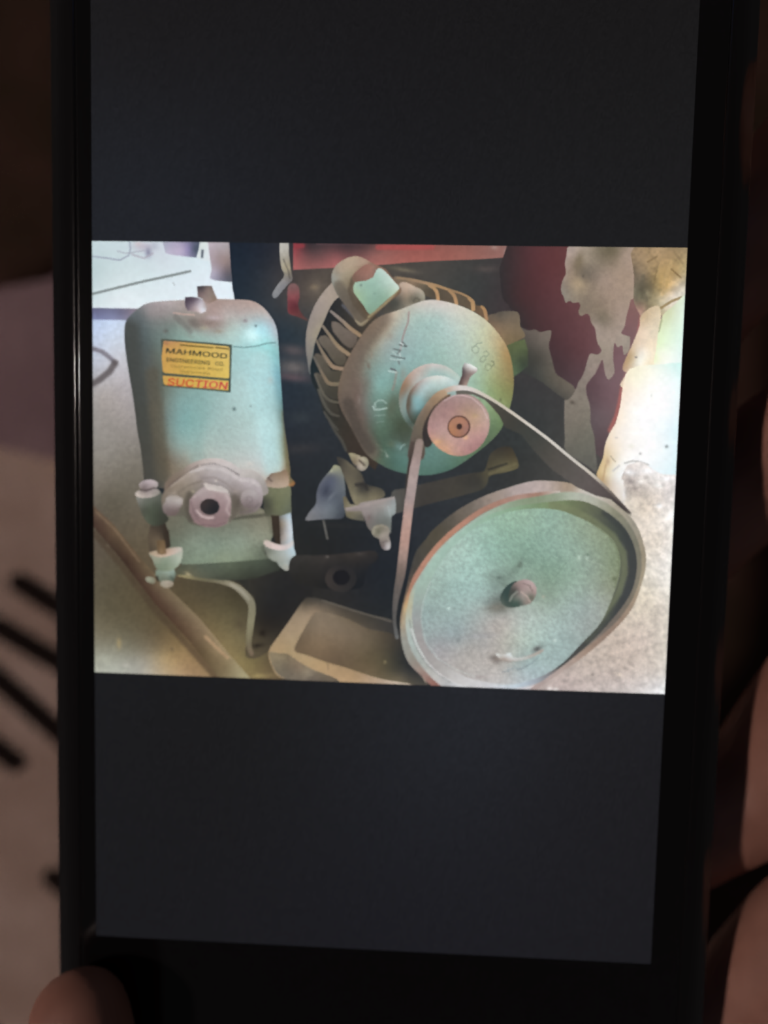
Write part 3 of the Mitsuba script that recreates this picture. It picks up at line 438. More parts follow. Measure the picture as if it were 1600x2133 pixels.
ink('print_red', [(360, 790, (206, 70, 44)), (470, 800, (208, 58, 64))], grain=.05)
a, = S((190, 378)); b, = S((1392, 490))
show('pictured_pump__sticker_lettering', lettering('MAHMOOD', a, b[0], 10.2, b[1] - a[1], True, .12), 'print_black')
a, = S((205, 545)); b, = S((1060, 612))
show('pictured_pump__sticker_lettering', lettering('ENGINEERING', a, b[0], 8, b[1] - a[1], True), 'print_black')
a, = S((1160, 622)); b, = S((1345, 636))
show('pictured_pump__sticker_lettering', lettering('CO.', a, b[0], 8, b[1] - a[1], True), 'print_black')
a, = S((290, 655)); b, = S((1300, 728))
show('pictured_pump__sticker_lettering', lettering('Gujranwala Road', a, b[0], 5.6, b[1] - a[1], False, .15), 'print_faint')
a, = S((465, 758)); b, = S((1055, 805))
show('pictured_pump__sticker_lettering', lettering('Gujranwala', a, b[0], 5.6, b[1] - a[1], False, .15), 'print_faint')
for x0, x1, y0, y1 in ((480, 800, 222, 250), (815, 1120, 250, 276), (1170, 1420, 272, 300)):   # worn small print
    show('pictured_pump__sticker_lettering', strip(S((x0, y0), (x1, y1)), 3.2), 'print_faint')
a, = S((215, 1008)); b, = S((1385, 1092))
show('pictured_pump__sticker_lettering', lettering('SUCTION', a, b[0], 14.5, b[1] - a[1], True, .2), 'print_red')

# foot of the pump: lugs, crankcase front, inlet flange
ink('case_front', [(355, 1120, (100, 108, 84)), (350, 1095, (108, 106, 82)), (400, 1095, (112, 118, 94)), (460, 1105, (116, 126, 102)), (520, 1090, (124, 124, 98)), (560, 1085, (132, 128, 98)), (400, 1130, (124, 142, 116)), (450, 1140, (124, 148, 122)), (500, 1130, (132, 152, 126)), (550, 1120, (140, 146, 116)), (400, 1160, (120, 142, 112)), (460, 1160, (132, 152, 116)), (520, 1155, (124, 140, 108)), (550, 1150, (96, 108, 84)), (370, 1110, (106, 110, 86))], strokes=[([(480, 1080), (520, 1076), (562, 1072)], 9, (74, 72, 56), .7), ([(560, 1078), (566, 1110)], 8, (96, 96, 72), .5), ([(548, 1140), (558, 1160)], 10, (82, 88, 68), .6)], grain=.06, slant=-.6, grey=.38)
show('pictured_pump__crankcase_front', B8((335, 690), (330, 620), (420, 580), (1250, 540), (1350, 600), (1365, 800), (1330, 880), (1290, 960), (1330, 1025), (1000, 1052), (620, 1076), (500, 1075), (420, 1000), (370, 900)), 'case_front', 'grey green crankcase front')
ink('case_under', [(380, 1185, (84, 88, 62)), (420, 1180, (84, 96, 74)), (480, 1185, (84, 96, 70)), (540, 1175, (70, 82, 62)), (580, 1180, (50, 56, 46)), (470, 1205, (66, 72, 54)), (520, 1205, (50, 54, 42)), (390, 1195, (104, 98, 66))], spots=[(392, 1196, 9, 4, 30, (196, 170, 108), .8)], grain=.05, grey=.38)
show('pictured_pump__crankcase_underside', B8((430, 1140), (500, 1075), (620, 1074), (1000, 1050), (1330, 1022), (1430, 1060), (1430, 1130), (1180, 1215), (900, 1232), (700, 1210), (540, 1180), (440, 1180)), 'case_under', 'darker underside')
ink('stud_left', [(320, 1100, (78, 62, 46)), (345, 1105, (52, 42, 34)), (325, 1140, (98, 78, 52)), (335, 1135, (128, 100, 66)), (350, 1130, (56, 46, 36)), (315, 1150, (84, 68, 50))], grain=.05, grey=.38)
show('pictured_pump__stud', B8((200, 690), (345, 690), (375, 800), (385, 905), (340, 950), (190, 970), (175, 820)), 'stud_left', 'dark rusty stud')
ink('stud_gap', (54, 45, 37), grain=.04)
show('pictured_pump__stud_shadow', B8((330, 690), (375, 760), (392, 905), (345, 930), (322, 800)), 'stud_gap')
ink('lug_left', [(290, 1040, (130, 128, 116)), (300, 1050, (92, 98, 82)), (320, 1060, (72, 82, 62)), (340, 1060, (66, 70, 56)), (310, 1085, (76, 86, 64)), (335, 1085, (56, 60, 46)), (292, 1065, (84, 84, 68))], grain=.05, grey=.38)
show('pictured_pump__lug', smooth(B8((65, 420), (180, 430), (295, 385), (320, 480), (350, 600), (372, 650), (330, 690), (250, 712), (190, 695), (140, 640), (95, 540)), 3), 'lug_left')
ink('bolt_head_left', [(292, 1005, (176, 156, 156)), (315, 1005, (190, 166, 170)), (300, 1018, (120, 98, 96)), (288, 1030, (198, 178, 162)), (310, 1030, (176, 156, 148)), (328, 1026, (150, 138, 126))], strokes=[([(292, 1020), (305, 1022), (322, 1016)], 5, (84, 66, 66), .8)], grain=.03, soft=4, grey=.38)  # dark stroke is the shadow between head and washer
show('pictured_pump__lug_bolt', unary_union([ell(307.5, 1027, 26, 10, -6), ell(309.5, 1010, 20, 11, -4)]), 'bolt_head_left', 'pinkish bolt head on its washer, dark painted shadow between them')
ink('nut_left', [(330, 1195, (122, 138, 118)), (355, 1192, (146, 166, 150)), (345, 1205, (110, 118, 98)), (362, 1202, (96, 112, 98))], strokes=[([(326, 1202), (330, 1214)], 7, (34, 28, 22), .9), ([(355, 1201), (363, 1208)], 4, (60, 72, 62), .6)], grain=.05, soft=5, grey=.2)
show('pictured_pump__foot_nut', B8((250, 1130), (340, 1138), (422, 1114), (440, 1180), (418, 1240), (340, 1246), (262, 1236), (246, 1190)), 'nut_left')
ink('stud_end', [(345, 1212, (170, 158, 140)), (352, 1222, (150, 136, 116)), (305, 1208, (150, 148, 126)), (318, 1212, (128, 128, 106))], grain=.05, soft=5)
show('pictured_pump__stud_end', smooth(B8((300, 1240), (350, 1230), (412, 1244), (405, 1285), (345, 1302), (295, 1275)), 3), 'stud_end')
show('pictured_pump__washer', smooth(B8((150, 1205), (200, 1195), (240, 1215), (236, 1258), (175, 1248)), 3), 'stud_end')
ink('cup_left', [(318, 1168, (142, 148, 126)), (330, 1180, (118, 132, 108)), (350, 1182, (130, 144, 118)), (370, 1172, (160, 174, 152)), (374, 1155, (172, 176, 158)), (345, 1170, (134, 150, 126)), (325, 1160, (150, 150, 128))], grain=.05, soft=6, grey=.15)
show('pictured_pump__foot_cup', smooth(B8((190, 972), (215, 1020), (240, 1085), (275, 1130), (340, 1142), (410, 1130), (468, 1085), (495, 1030), (505, 960), (495, 925), (440, 930), (330, 955)), 3), 'cup_left', 'mint green foot cup')
ink('cup_rim_left', [(313, 1154, (172, 150, 122)), (330, 1152, (190, 164, 138)), (345, 1148, (180, 152, 126)), (358, 1146, (192, 166, 148)), (375, 1143, (192, 182, 168)), (350, 1156, (196, 168, 148))], grain=.03, soft=4, grey=.15)
show('pictured_pump__foot_cup_rim', smooth(B8((186, 968), (240, 950), (320, 935), (400, 920), (470, 912), (500, 922), (494, 945), (440, 975), (370, 998), (300, 1008), (230, 998)), 3), 'cup_rim_left', 'pinkish rim of the foot cup')
ink('stud_lit', [(332, 1128, (104, 82, 56)), (336, 1150, (140, 112, 78)), (344, 1150, (120, 94, 66)), (328, 1150, (100, 78, 56))], grain=.04, soft=4)
show('pictured_pump__stud', B8((258, 850), (335, 846), (352, 975), (310, 985), (262, 975)), 'stud_lit')
ink('lug_right', [(565, 1030, (112, 116, 76)), (590, 1025, (120, 124, 80)), (580, 1055, (110, 116, 72)), (598, 1060, (100, 108, 78)), (558, 1050, (70, 72, 54)), (570, 1068, (96, 98, 66))], grain=.05, grey=.38)
show('pictured_pump__lug', smooth(B8((1280, 345), (1340, 340), (1440, 345), (1530, 335), (1535, 480), (1535, 595), (1450, 620), (1370, 612), (1290, 595), (1275, 480)), 3), 'lug_right', 'olive green lug at the right of the flange')
ink('pad_right', [(560, 1010, (186, 150, 120)), (590, 1010, (196, 158, 122)), (575, 995, (168, 132, 96)), (598, 985, (160, 116, 76)), (600, 1000, (190, 146, 108)), (562, 1000, (150, 118, 96))], strokes=[([(559, 995), (566, 1003)], 3, (80, 60, 52), .8)], grain=.04, soft=5, grey=.45)
show('pictured_pump__lug_pad', smooth(B8((1278, 318), (1300, 270), (1340, 212), (1430, 195), (1470, 175), (1500, 185), (1514, 230), (1514, 325), (1440, 348), (1340, 343)), 2), 'pad_right', 'rusty pad on top of the lug')
ink('stud_right', [(570, 1085, (56, 52, 46)), (578, 1110, (74, 62, 52)), (588, 1090, (150, 130, 104)), (598, 1080, (168, 186, 196)), (602, 1105, (190, 200, 208)), (592, 1120, (176, 160, 148)), (605, 1130, (176, 200, 212))], grain=.03, soft=4, grey=.38)
show('pictured_pump__stud', B8((1350, 615), (1440, 615), (1535, 585), (1550, 740), (1558, 880), (1430, 900), (1375, 830)), 'stud_right', 'bare stud catching bluish light')
show('pictured_pump__stud_shadow', B8((1345, 610), (1425, 612), (1440, 890), (1395, 880), (1365, 800)), 'stud_gap')
ink('cup_nub', [(585, 1175, (150, 160, 146)), (600, 1182, (168, 168, 154)), (606, 1174, (170, 186, 186))], grain=.04, grey=.38)
show('pictured_pump__foot_nut', smooth(B8((1410, 1040), (1425, 1090), (1460, 1120), (1492, 1138), (1528, 1112), (1556, 1050)), 3), 'cup_nub')
ink('cup_right', [(560, 1150, (120, 126, 106)), (568, 1160, (146, 154, 136)), (590, 1158, (168, 178, 168)), (610, 1150, (172, 202, 214)), (600, 1168, (160, 174, 168)), (575, 1168, (140, 148, 130))], grain=.04, soft=5, grey=.38)
show('pictured_pump__foot_cup', smooth(B8((1288, 890), (1300, 960), (1320, 1010), (1370, 1045), (1440, 1062), (1510, 1064), (1558, 1048), (1582, 985), (1565, 925), (1555, 860), (1480, 900), (1380, 900)), 3), 'cup_right', 'pale foot cup at the right')
ink('cup_rim_right', [(552, 1130, (206, 180, 164)), (570, 1138, (226, 194, 184)), (590, 1142, (216, 190, 184)), (606, 1134, (206, 200, 198))], grain=.03, soft=4, grey=.38)
show('pictured_pump__foot_cup_rim', smooth(B8((1276, 862), (1296, 846), (1335, 856), (1390, 880), (1450, 893), (1510, 880), (1553, 845), (1560, 890), (1520, 925), (1460, 943), (1390, 938), (1330, 920), (1290, 900)), 2), 'cup_rim_right')
ink('gasket', [(360, 1005, (128, 104, 84)), (385, 985, (146, 124, 104)), (420, 965, (190, 170, 160)), (455, 962, (206, 190, 184)), (490, 980, (200, 188, 184)), (520, 985, (190, 180, 172)), (545, 995, (180, 170, 162)), (550, 1010, (160, 148, 140)), (400, 980, (168, 144, 132))], strokes=[([(420, 969), (445, 966), (475, 976), (497, 989)], 4, (118, 104, 104), .8), ([(352, 1012), (366, 1001), (395, 982), (412, 970)], 4, (112, 88, 78), .7)], grain=.04, soft=6, grey=.38)
show('pictured_pump__gasket', smooth(B8((335, 310), (400, 235), (500, 175), (600, 110), (720, 72), (860, 70), (970, 110), (1060, 170), (1170, 180), (1245, 225), (1300, 310), (1290, 420), (900, 500), (500, 500), (350, 420)), 4), 'gasket', 'pale gasket behind the flange')
ink('flange', [(345, 1030, (138, 116, 92)), (362, 1005, (160, 134, 108)), (400, 985, (180, 158, 142)), (440, 978, (196, 180, 176)), (480, 990, (198, 182, 180)), (510, 1005, (196, 178, 180)), (540, 1020, (190, 172, 174)), (535, 1055, (146, 122, 122)), (400, 1015, (156, 136, 114)), (430, 1000, (164, 144, 140)), (470, 1010, (172, 156, 154)), (380, 1040, (134, 116, 92)), (395, 1060, (104, 96, 74)), (490, 1050, (112, 98, 82)), (500, 1070, (120, 108, 88)), (485, 1080, (140, 132, 108)), (370, 1070, (110, 102, 82)), (490, 1025, (150, 130, 122))],
    spots=[(402, 1024, 5, 3, 0, (196, 176, 130), .7), (450, 1001, 4, 3, 0, (220, 206, 190), .8), (490, 1024, 4, 3, 0, (200, 170, 150), .6), (496, 1045, 9, 14, 0, (92, 78, 66), .6), (402, 1050, 10, 20, 0, (96, 84, 64), .6), (360, 1028, 14, 6, -20, (176, 152, 130), .6)],
    strokes=[([(398, 984), (426, 974), (460, 977), (482, 988), (500, 1000), (522, 1001), (538, 1012)], 7, (216, 202, 198), .7), ([(394, 1030), (390, 1052), (398, 1080)], 15, (92, 80, 64), .7), ([(488, 1036), (491, 1060), (482, 1084)], 14, (104, 90, 74), .65), ([(356, 1012), (380, 996), (405, 984)], 6, (190, 168, 148), .5), ([(372, 1026), (395, 1010), (420, 1002)], 6, (132, 112, 92), .5), ([(420, 996), (445, 994), (470, 1006), (488, 1022)], 5, (150, 130, 124), .6), ([(500, 1068), (520, 1066), (540, 1050)], 6, (120, 100, 98), .5)], grain=.05, soft=6, grey=.42, gain=.95)
show('pictured_pump__inlet_flange', smooth(B8((305, 480), (320, 400), (390, 330), (470, 265), (560, 195), (660, 145), (760, 122), (860, 135), (960, 180), (1060, 245), (1160, 255), (1235, 305), (1268, 400), (1262, 490), (1215, 565), (1130, 600), (1000, 635), (940, 690), (830, 725), (600, 700), (520, 620), (430, 620), (330, 570)), 4), 'flange', 'dusty pink inlet flange on the pump')
ink('flange_bolt', [(358, 1055, (170, 138, 132)), (345, 1060, (150, 120, 114)), (352, 1040, (206, 186, 174)), (372, 1045, (216, 196, 186)), (375, 1060, (150, 116, 108)), (366, 1032, (196, 172, 150)), (520, 1040, (178, 150, 152)), (510, 1035, (188, 162, 160)), (530, 1028, (206, 186, 184)), (535, 1045, (176, 146, 148)), (515, 1055, (146, 114, 112)), (528, 1058, (150, 118, 118))],
    strokes=[([(356, 1031), (368, 1030), (378, 1036)], 3, (120, 98, 80), .7), ([(513, 1042), (516, 1034), (524, 1036), (527, 1043), (520, 1047)], 2, (140, 112, 112), .6)], grain=.03, soft=4, grey=.5, gain=.86)
show('pictured_pump__flange_bolt', unary_union([ell(356.5, 1058, 18, 17), Polygon(smooth(B8((345, 470), (370, 430), (430, 415), (500, 440), (505, 490), (480, 540), (440, 540))))]), 'flange_bolt', 'pink bolt head at the left of the flange')
show('pictured_pump__flange_bolt', ell(520, 1039, 19, 19.5), 'flange_bolt', 'pink bolt head at the right of the flange')
ink('hex_nut', [(400, 1040, (170, 134, 134)), (410, 1025, (186, 160, 158)), (405, 1070, (150, 112, 112)), (420, 1085, (158, 114, 114)), (450, 1090, (150, 108, 110)), (470, 1075, (156, 116, 116)), (478, 1050, (180, 140, 142)), (475, 1035, (196, 164, 162)), (440, 1028, (188, 156, 154)), (455, 1035, (176, 138, 138))], strokes=[([(410, 1064), (420, 1075), (434, 1079), (444, 1078)], 6, (214, 178, 174), .9), ([(470, 1030), (478, 1044), (472, 1062), (478, 1072)], 5, (208, 180, 174), .55), ([(398, 1046), (404, 1068), (416, 1088)], 4, (134, 96, 98), .6), ([(404, 1036), (430, 1018), (470, 1030)], 3, (206, 180, 172), .5), ([(420, 1092), (448, 1096), (470, 1088)], 4, (128, 90, 94), .5)], grain=.04, soft=5, grey=.4, gain=.95)
show('pictured_pump__hex_nut', B8((572, 460), (640, 385), (705, 338), (735, 345), (930, 397), (952, 425), (967, 470), (963, 600), (925, 690), (835, 727), (725, 722), (640, 692), (615, 678), (567, 575)), 'hex_nut', 'large pink hexagonal pipe nut')
ink('nut_facet', [(425, 1010, (214, 196, 184)), (445, 1016, (206, 192, 182)), (470, 1025, (200, 186, 178)), (440, 1008, (190, 172, 166))], grain=.05, grey=.38)
show('pictured_pump__hex_nut_facet', B8((700, 310), (730, 298), (770, 315), (880, 335), (935, 370), (955, 425), (935, 400), (850, 385), (735, 362)), 'nut_facet')
ink('bore', [(437, 1056, (44, 42, 44)), (450, 1068, (34, 36, 40)), (425, 1045, (58, 48, 48))], grain=.04)
show('pictured_pump__bore', ell(437, 1055.5, 20.5, 17, 5), 'bore', 'dark round bore of the nut')
# --- electric motor
ink('shroud', [(690, 600, (164, 148, 134)), (670, 640, (156, 142, 132)), (655, 680, (150, 138, 126)), (645, 720, (138, 130, 120)), (642, 760, (118, 116, 112)), (648, 780, (92, 98, 98)), (680, 620, (168, 152, 138)), (665, 690, (160, 148, 124))], strokes=[([(668, 690), (656, 720), (650, 750), (648, 780)], 4, (100, 122, 120), .5)], grain=.04, soft=8)
show('pictured_motor__rear_shroud', smooth(B4((760, 500), (690, 540), (600, 640), (520, 760), (450, 930), (415, 1100), (412, 1250), (430, 1400), (455, 1540), (500, 1540), (500, 1250), (570, 1050), (600, 990), (660, 870), (730, 760), (790, 680)), 3), 'shroud', 'dusty tan rear cowl of the motor')
ink('motor_body', [(700, 620, (44, 44, 46)), (690, 660, (40, 42, 44)), (670, 720, (38, 40, 42)), (660, 770, (30, 40, 44)), (665, 820, (40, 42, 42)), (690, 860, (48, 48, 44)), (700, 900, (54, 50, 44)), (720, 760, (60, 54, 46)), (740, 680, (56, 52, 48)), (715, 830, (46, 42, 38)), (735, 930, (56, 48, 42)), (745, 670, (66, 60, 52))], strokes=[([(714, 636), (740, 662)], 7, (92, 92, 100), .8)], grain=.05)
show('pictured_motor', smooth(A2((560, 440), (470, 480), (400, 620), (345, 760), (312, 900), (300, 960), (312, 1060), (352, 1140), (400, 1290), (450, 1380), (520, 1500), (590, 1600)) + [(760, 960), (790, 960), (800, 700), (760, 640)], 3), 'motor_body', 'old green electric motor with cooling fins in the picture')
ink('fin_gap', [(715, 690, (110, 98, 88)), (730, 720, (100, 88, 78)), (690, 740, (92, 84, 72)), (710, 765, (78, 72, 60)), (670, 770, (84, 78, 68)), (690, 800, (70, 66, 56)), (675, 830, (66, 64, 58)), (690, 850, (58, 54, 48)), (700, 880, (56, 52, 46))], grain=.05, soft=8)
show('pictured_motor__fin_face', smooth(B4((700, 960), (780, 975), (850, 1035), (985, 1125), (930, 1250), (850, 1225), (780, 1150), (710, 1060)), 2), 'fin_gap')
show('pictured_motor__fin_face', smooth(B4((545, 1160), (630, 1110), (740, 1220), (860, 1350), (830, 1440), (740, 1430), (650, 1300)), 2), 'fin_gap')
show('pictured_motor__fin_face', smooth(A2((330, 860), (400, 880), (450, 980), (525, 985), (515, 1070), (440, 1060), (390, 990)), 2), 'fin_gap')
show('pictured_motor__fin_face', smooth(A2((330, 1000), (380, 1010), (440, 1100), (510, 1100), (505, 1190), (430, 1170), (370, 1090)), 2), 'fin_gap')
show('pictured_motor__fin_face', smooth(A2((370, 1130), (420, 1190), (500, 1230), (505, 1300), (440, 1270), (400, 1200)), 2), 'fin_gap')
ink('fin', [(700, 660, (140, 126, 118)), (740, 690, (156, 128, 98)), (690, 700, (140, 122, 98)), (720, 730, (152, 128, 100)), (670, 730, (132, 116, 96)), (690, 765, (152, 126, 100)), (710, 770, (150, 124, 102)), (660, 750, (104, 98, 88)), (680, 795, (132, 112, 88)), (705, 803, (112, 102, 82)), (665, 800, (92, 88, 78)), (690, 830, (92, 86, 74)), (680, 850, (78, 76, 68)), (705, 860, (84, 78, 68)), (695, 885, (72, 70, 64)), (720, 930, (70, 68, 62))], grain=.04, soft=6)
for pts, w in ((B4((690, 845), (820, 955), (900, 1030), (1010, 1110)), [5, 7, 8, 8]), (B4((600, 1010), (660, 1090), (740, 1200), (800, 1260), (890, 1325)), [5, 6, 7, 8, 8]), (B4((530, 1170), (570, 1250), (620, 1340), (700, 1450), (760, 1475), (820, 1485)), [4, 5, 7, 8, 8, 8]),
               (A2((325, 880), (360, 950), (400, 1025), (440, 1075), (515, 1080)), [4, 5, 6, 8, 8]), (A2((335, 1010), (375, 1110), (410, 1170), (450, 1200), (505, 1212)), [4, 5, 6, 6, 5]), (A2((360, 1120), (400, 1220), (450, 1290), (505, 1310)), [5, 6, 6, 4]),
               (A2((400, 1280), (440, 1340), (500, 1410)), [4, 5, 4]), (A2((440, 1350), (480, 1420), (530, 1490), (560, 1560)), [4, 5, 6, 5])):
    show('pictured_motor__fin', strip(pts, w), 'fin')
ink('top_fin_gap', [(840, 580, (124, 104, 82)), (880, 600, (100, 88, 70)), (900, 610, (84, 74, 60)), (930, 620, (92, 78, 62)), (965, 630, (96, 82, 64)), (1000, 650, (110, 84, 60)), (860, 590, (140, 112, 86))], grain=.05, soft=8, grey=.2)
show('pictured_motor__fin_face', smooth(B5((110, 85), (300, 108), (450, 140), (620, 185), (860, 265), (960, 320), (1000, 395), (1100, 425), (1145, 545), (1180, 620), (1000, 470), (800, 390), (600, 345), (300, 250), (150, 200)), 3), 'top_fin_gap')
ink('top_fin', [(840, 582, (150, 122, 92)), (880, 590, (164, 132, 100)), (905, 605, (184, 142, 96)), (945, 620, (184, 140, 96)), (985, 640, (188, 146, 98)), (1010, 650, (172, 128, 84)), (950, 605, (150, 118, 84)), (1012, 660, (176, 134, 94))], grain=.04, soft=6)
for pts, w in ((B5((150, 100), (300, 118), (420, 148), (560, 180), (700, 225), (860, 275), (950, 320)), [4, 5, 6, 6, 5, 4, 4]), (B5((500, 185), (555, 215), (590, 270), (602, 350)), [5, 7, 7, 7]), (B5((720, 240), (775, 290), (795, 340), (805, 395)), [5, 7, 7, 7]),
               (B5((940, 325), (985, 370), (990, 450)), [6, 8, 8]), (B5((1085, 420), (1118, 460), (1140, 560)), [5, 7, 7])):
    show('pictured_motor__fin', strip(pts, w), 'top_fin')
ink('boss', [(835, 590, (190, 162, 138)), (850, 600, (196, 166, 140)), (870, 605, (176, 158, 136)), (880, 620, (150, 144, 122)), (860, 622, (108, 102, 84)), (870, 630, (112, 104, 84)), (855, 640, (150, 138, 116)), (815, 620, (74, 74, 66)), (830, 630, (84, 82, 72)), (808, 638, (72, 68, 60)), (845, 618, (150, 128, 104))], strokes=[([(861, 628), (866, 620), (874, 624), (872, 632)], 3, (84, 78, 64), .7)], grain=.05, soft=5, grey=.25)
show('pictured_motor__lifting_boss', smooth(B5((0, 440), (90, 330), (170, 270), (170, 165), (240, 150), (340, 195), (420, 235), (455, 300), (445, 380), (390, 440), (270, 450), (120, 470), (0, 500)), 3), 'boss', 'tan bolted lug beside the terminal box')
ink('terminal', [(700, 570, (150, 140, 124)), (720, 550, (172, 150, 126)), (740, 540, (176, 152, 128)), (760, 545, (160, 124, 106)), (710, 590, (150, 138, 116)), (730, 570, (162, 146, 120)), (730, 600, (118, 104, 84)), (715, 610, (116, 108, 96)), (740, 630, (92, 80, 66)), (725, 635, (104, 94, 84)), (755, 655, (96, 80, 62)), (748, 672, (128, 114, 92)), (735, 590, (112, 94, 74)), (698, 580, (148, 148, 138))], strokes=[([(706, 596), (722, 625), (748, 662)], 26, (98, 88, 76), .7), ([(735, 580), (728, 605), (738, 632), (762, 660)], 9, (88, 76, 62), .7), ([(712, 560), (735, 546), (760, 545)], 16, (186, 164, 140), .4), ([(740, 668), (752, 676), (766, 666)], 4, (164, 150, 122), .7), ([(768, 660), (800, 635), (830, 605)], 6, (156, 142, 104), .8)], grain=.04, soft=7)
show('pictured_motor__terminal_box', smooth(B4((698, 500), (702, 420), (752, 330), (850, 262), (960, 232), (1060, 258), (1180, 325), (1290, 370), (1350, 440), (1462, 580), (1452, 650), (1340, 740), (1220, 850), (1120, 945), (1045, 1008), (985, 990), (920, 880), (840, 770), (760, 660), (712, 560)), 3), 'terminal', 'rounded terminal box with worn tan paint')
ink('terminal_rust', [(750, 575, (140, 100, 88)), (770, 560, (156, 108, 94)), (740, 580, (124, 92, 78)), (780, 562, (150, 112, 98))], grain=.05)
show('pictured_motor__terminal_box_rust', smooth(B4((930, 450), (985, 390), (1090, 320), (1190, 355), (1195, 400), (1165, 460), (1080, 505), (980, 525), (935, 500)), 2), 'terminal_rust', 'bare rusty patch')
ink('terminal_lid', [(745, 600, (158, 200, 168)), (765, 590, (150, 198, 174)), (785, 575, (168, 212, 190)), (800, 565, (196, 224, 212)), (815, 590, (190, 222, 202)), (828, 605, (200, 226, 196)), (780, 620, (138, 186, 160)), (800, 620, (138, 184, 154)), (765, 640, (136, 184, 152)), (775, 655, (134, 176, 140)), (740, 615, (164, 204, 150))], spots=[(752, 594, 2.5, 3, 0, (90, 120, 104), .8), (780, 612, 3, 3, 0, (116, 162, 140), .6)], strokes=[([(800, 560), (815, 580), (830, 603)], 8, (206, 232, 218), .6)], grain=.03, soft=8, grey=.28, gain=.96)
show('pictured_motor__terminal_box_lid', smooth(B4((958, 525), (1080, 505), (1130, 480), (1165, 460), (1195, 385), (1250, 368), (1335, 445), (1400, 520), (1452, 590), (1330, 700), (1230, 790), (1122, 878), (1060, 790), (990, 700), (940, 620)), 2), 'terminal_lid', 'bright mint green lid of the terminal box')
# base, slide rails and oddments under the motor
ink('flap', [(690, 990, (84, 90, 104)), (672, 1010, (80, 86, 104)), (680, 1025, (64, 70, 88)), (700, 1015, (92, 100, 112)), (665, 1055, (106, 112, 124)), (645, 1078, (118, 118, 122)), (690, 1060, (100, 110, 120)), (715, 1050, (72, 80, 92)), (710, 1080, (60, 66, 76)), (690, 980, (150, 150, 120))], spots=[(690, 980, 4, 4, 0, (176, 178, 144), .9), (678, 1024, 5, 14, 30, (54, 60, 78), .6), (690, 1035, 4, 14, 40, (116, 124, 136), .6)], grain=.04, soft=8, grey=.25)
show('pictured_plastic_sheet', smooth(C1((480, 255), (520, 205), (600, 250), (630, 400), (640, 520), (640, 720), (600, 800), (480, 805), (330, 812), (195, 818), (250, 715), (312, 632), (318, 520), (350, 420), (420, 320)), 3), 'flap', 'crumpled blue grey plastic sheet under the motor')
ink('rail', [(870, 1040, (62, 58, 54)), (880, 1060, (60, 56, 52)), (950, 1020, (66, 62, 54)), (1000, 1000, (58, 56, 50)), (1010, 990, (76, 70, 52)), (1060, 975, (104, 96, 62)), (1070, 950, (76, 66, 46)), (1050, 940, (60, 54, 44)), (820, 1050, (80, 80, 76)), (850, 1035, (76, 72, 66))], strokes=[([(1020, 987), (1050, 976), (1075, 966)], 7, (112, 102, 68), .6), ([(1018, 978), (1055, 966)], 5, (40, 40, 40), .7)], grain=.05, grey=.25)
show('pictured_slide_rail', smooth(C2((-20, 560), (120, 520), (320, 470), (620, 400), (850, 350), (1000, 330), (1040, 240), (1080, 130), (1190, 60), (1300, 60), (1345, 130), (1385, 230), (1375, 295), (1240, 340), (1070, 380), (1040, 470), (960, 540), (700, 615), (400, 690), (120, 770), (-20, 790)), 3), 'rail', 'dark slide rail under the motor')
ink('foot', [(710, 960, (62, 58, 52)), (725, 985, (92, 84, 68)), (740, 1010, (100, 92, 72)), (740, 1035, (128, 118, 88)), (780, 1030, (116, 106, 80)), (760, 1000, (74, 68, 58)), (735, 960, (116, 106, 80)), (755, 1015, (50, 48, 46)), (795, 1025, (88, 82, 66)), (770, 985, (44, 44, 44))], strokes=[([(742, 1010), (760, 1008), (765, 1020)], 8, (44, 42, 42), .7)], grain=.05, soft=8, grey=.25)
show('pictured_motor__foot', smooth(C1((540, 120), (640, 150), (690, 190), (780, 260), (830, 330), (870, 420), (1040, 470), (1070, 560), (900, 610), (770, 650), (715, 590), (660, 430), (600, 280)), 3), 'foot', 'rusty mounting foot of the motor')
ink('bracket', [(730, 1050, (132, 122, 94)), (728, 1075, (112, 104, 78)), (750, 1075, (96, 92, 78)), (720, 1040, (108, 98, 70)), (745, 1055, (150, 138, 112))], grain=.05, grey=.25)
show('pictured_bracket', C1((610, 560), (640, 555), (690, 640), (800, 655), (830, 700), (850, 830), (700, 805), (650, 780), (625, 680)), 'bracket', 'worn metal bracket beside the tensioning block')
ink('block', [(765, 1060, (150, 136, 132)), (800, 1045, (152, 140, 134)), (815, 1040, (140, 142, 142)), (770, 1080, (120, 108, 104)), (790, 1080, (116, 120, 114)), (805, 1080, (112, 118, 112)), (812, 1065, (150, 162, 160)), (775, 1105, (112, 106, 98)), (800, 1100, (106, 108, 100))], strokes=[([(720, 1058), (755, 1054), (790, 1044), (820, 1037)], 7, (164, 146, 140), .8), ([(808, 1055), (813, 1075)], 4, (166, 178, 176), .6)], spots=[(768, 1080, 3, 8, 20, (124, 96, 92), .7)], grain=.04, soft=6, grey=.35)
show('pictured_tensioning_block', C1((630, 685), (780, 655), (800, 625), (1000, 590), (1185, 555), (1200, 640), (1195, 740), (1150, 780), (1145, 960), (940, 960), (885, 900), (850, 800), (815, 715), (650, 722)), 'block', 'pale metal tensioning block under the motor')
ink('tension_bolt', [(780, 1105, (140, 134, 112)), (800, 1095, (132, 122, 104)), (790, 1110, (112, 108, 88)), (795, 1115, (160, 148, 134)), (805, 1125, (140, 128, 118)), (800, 1138, (124, 110, 108)), (806, 1138, (176, 168, 168))], strokes=[([(778, 1112), (780, 1100), (795, 1094), (808, 1100)], 4, (158, 150, 128), .7), ([(795, 1130), (808, 1127)], 3, (92, 80, 80), .6)], grain=.04, soft=4, grey=.25)
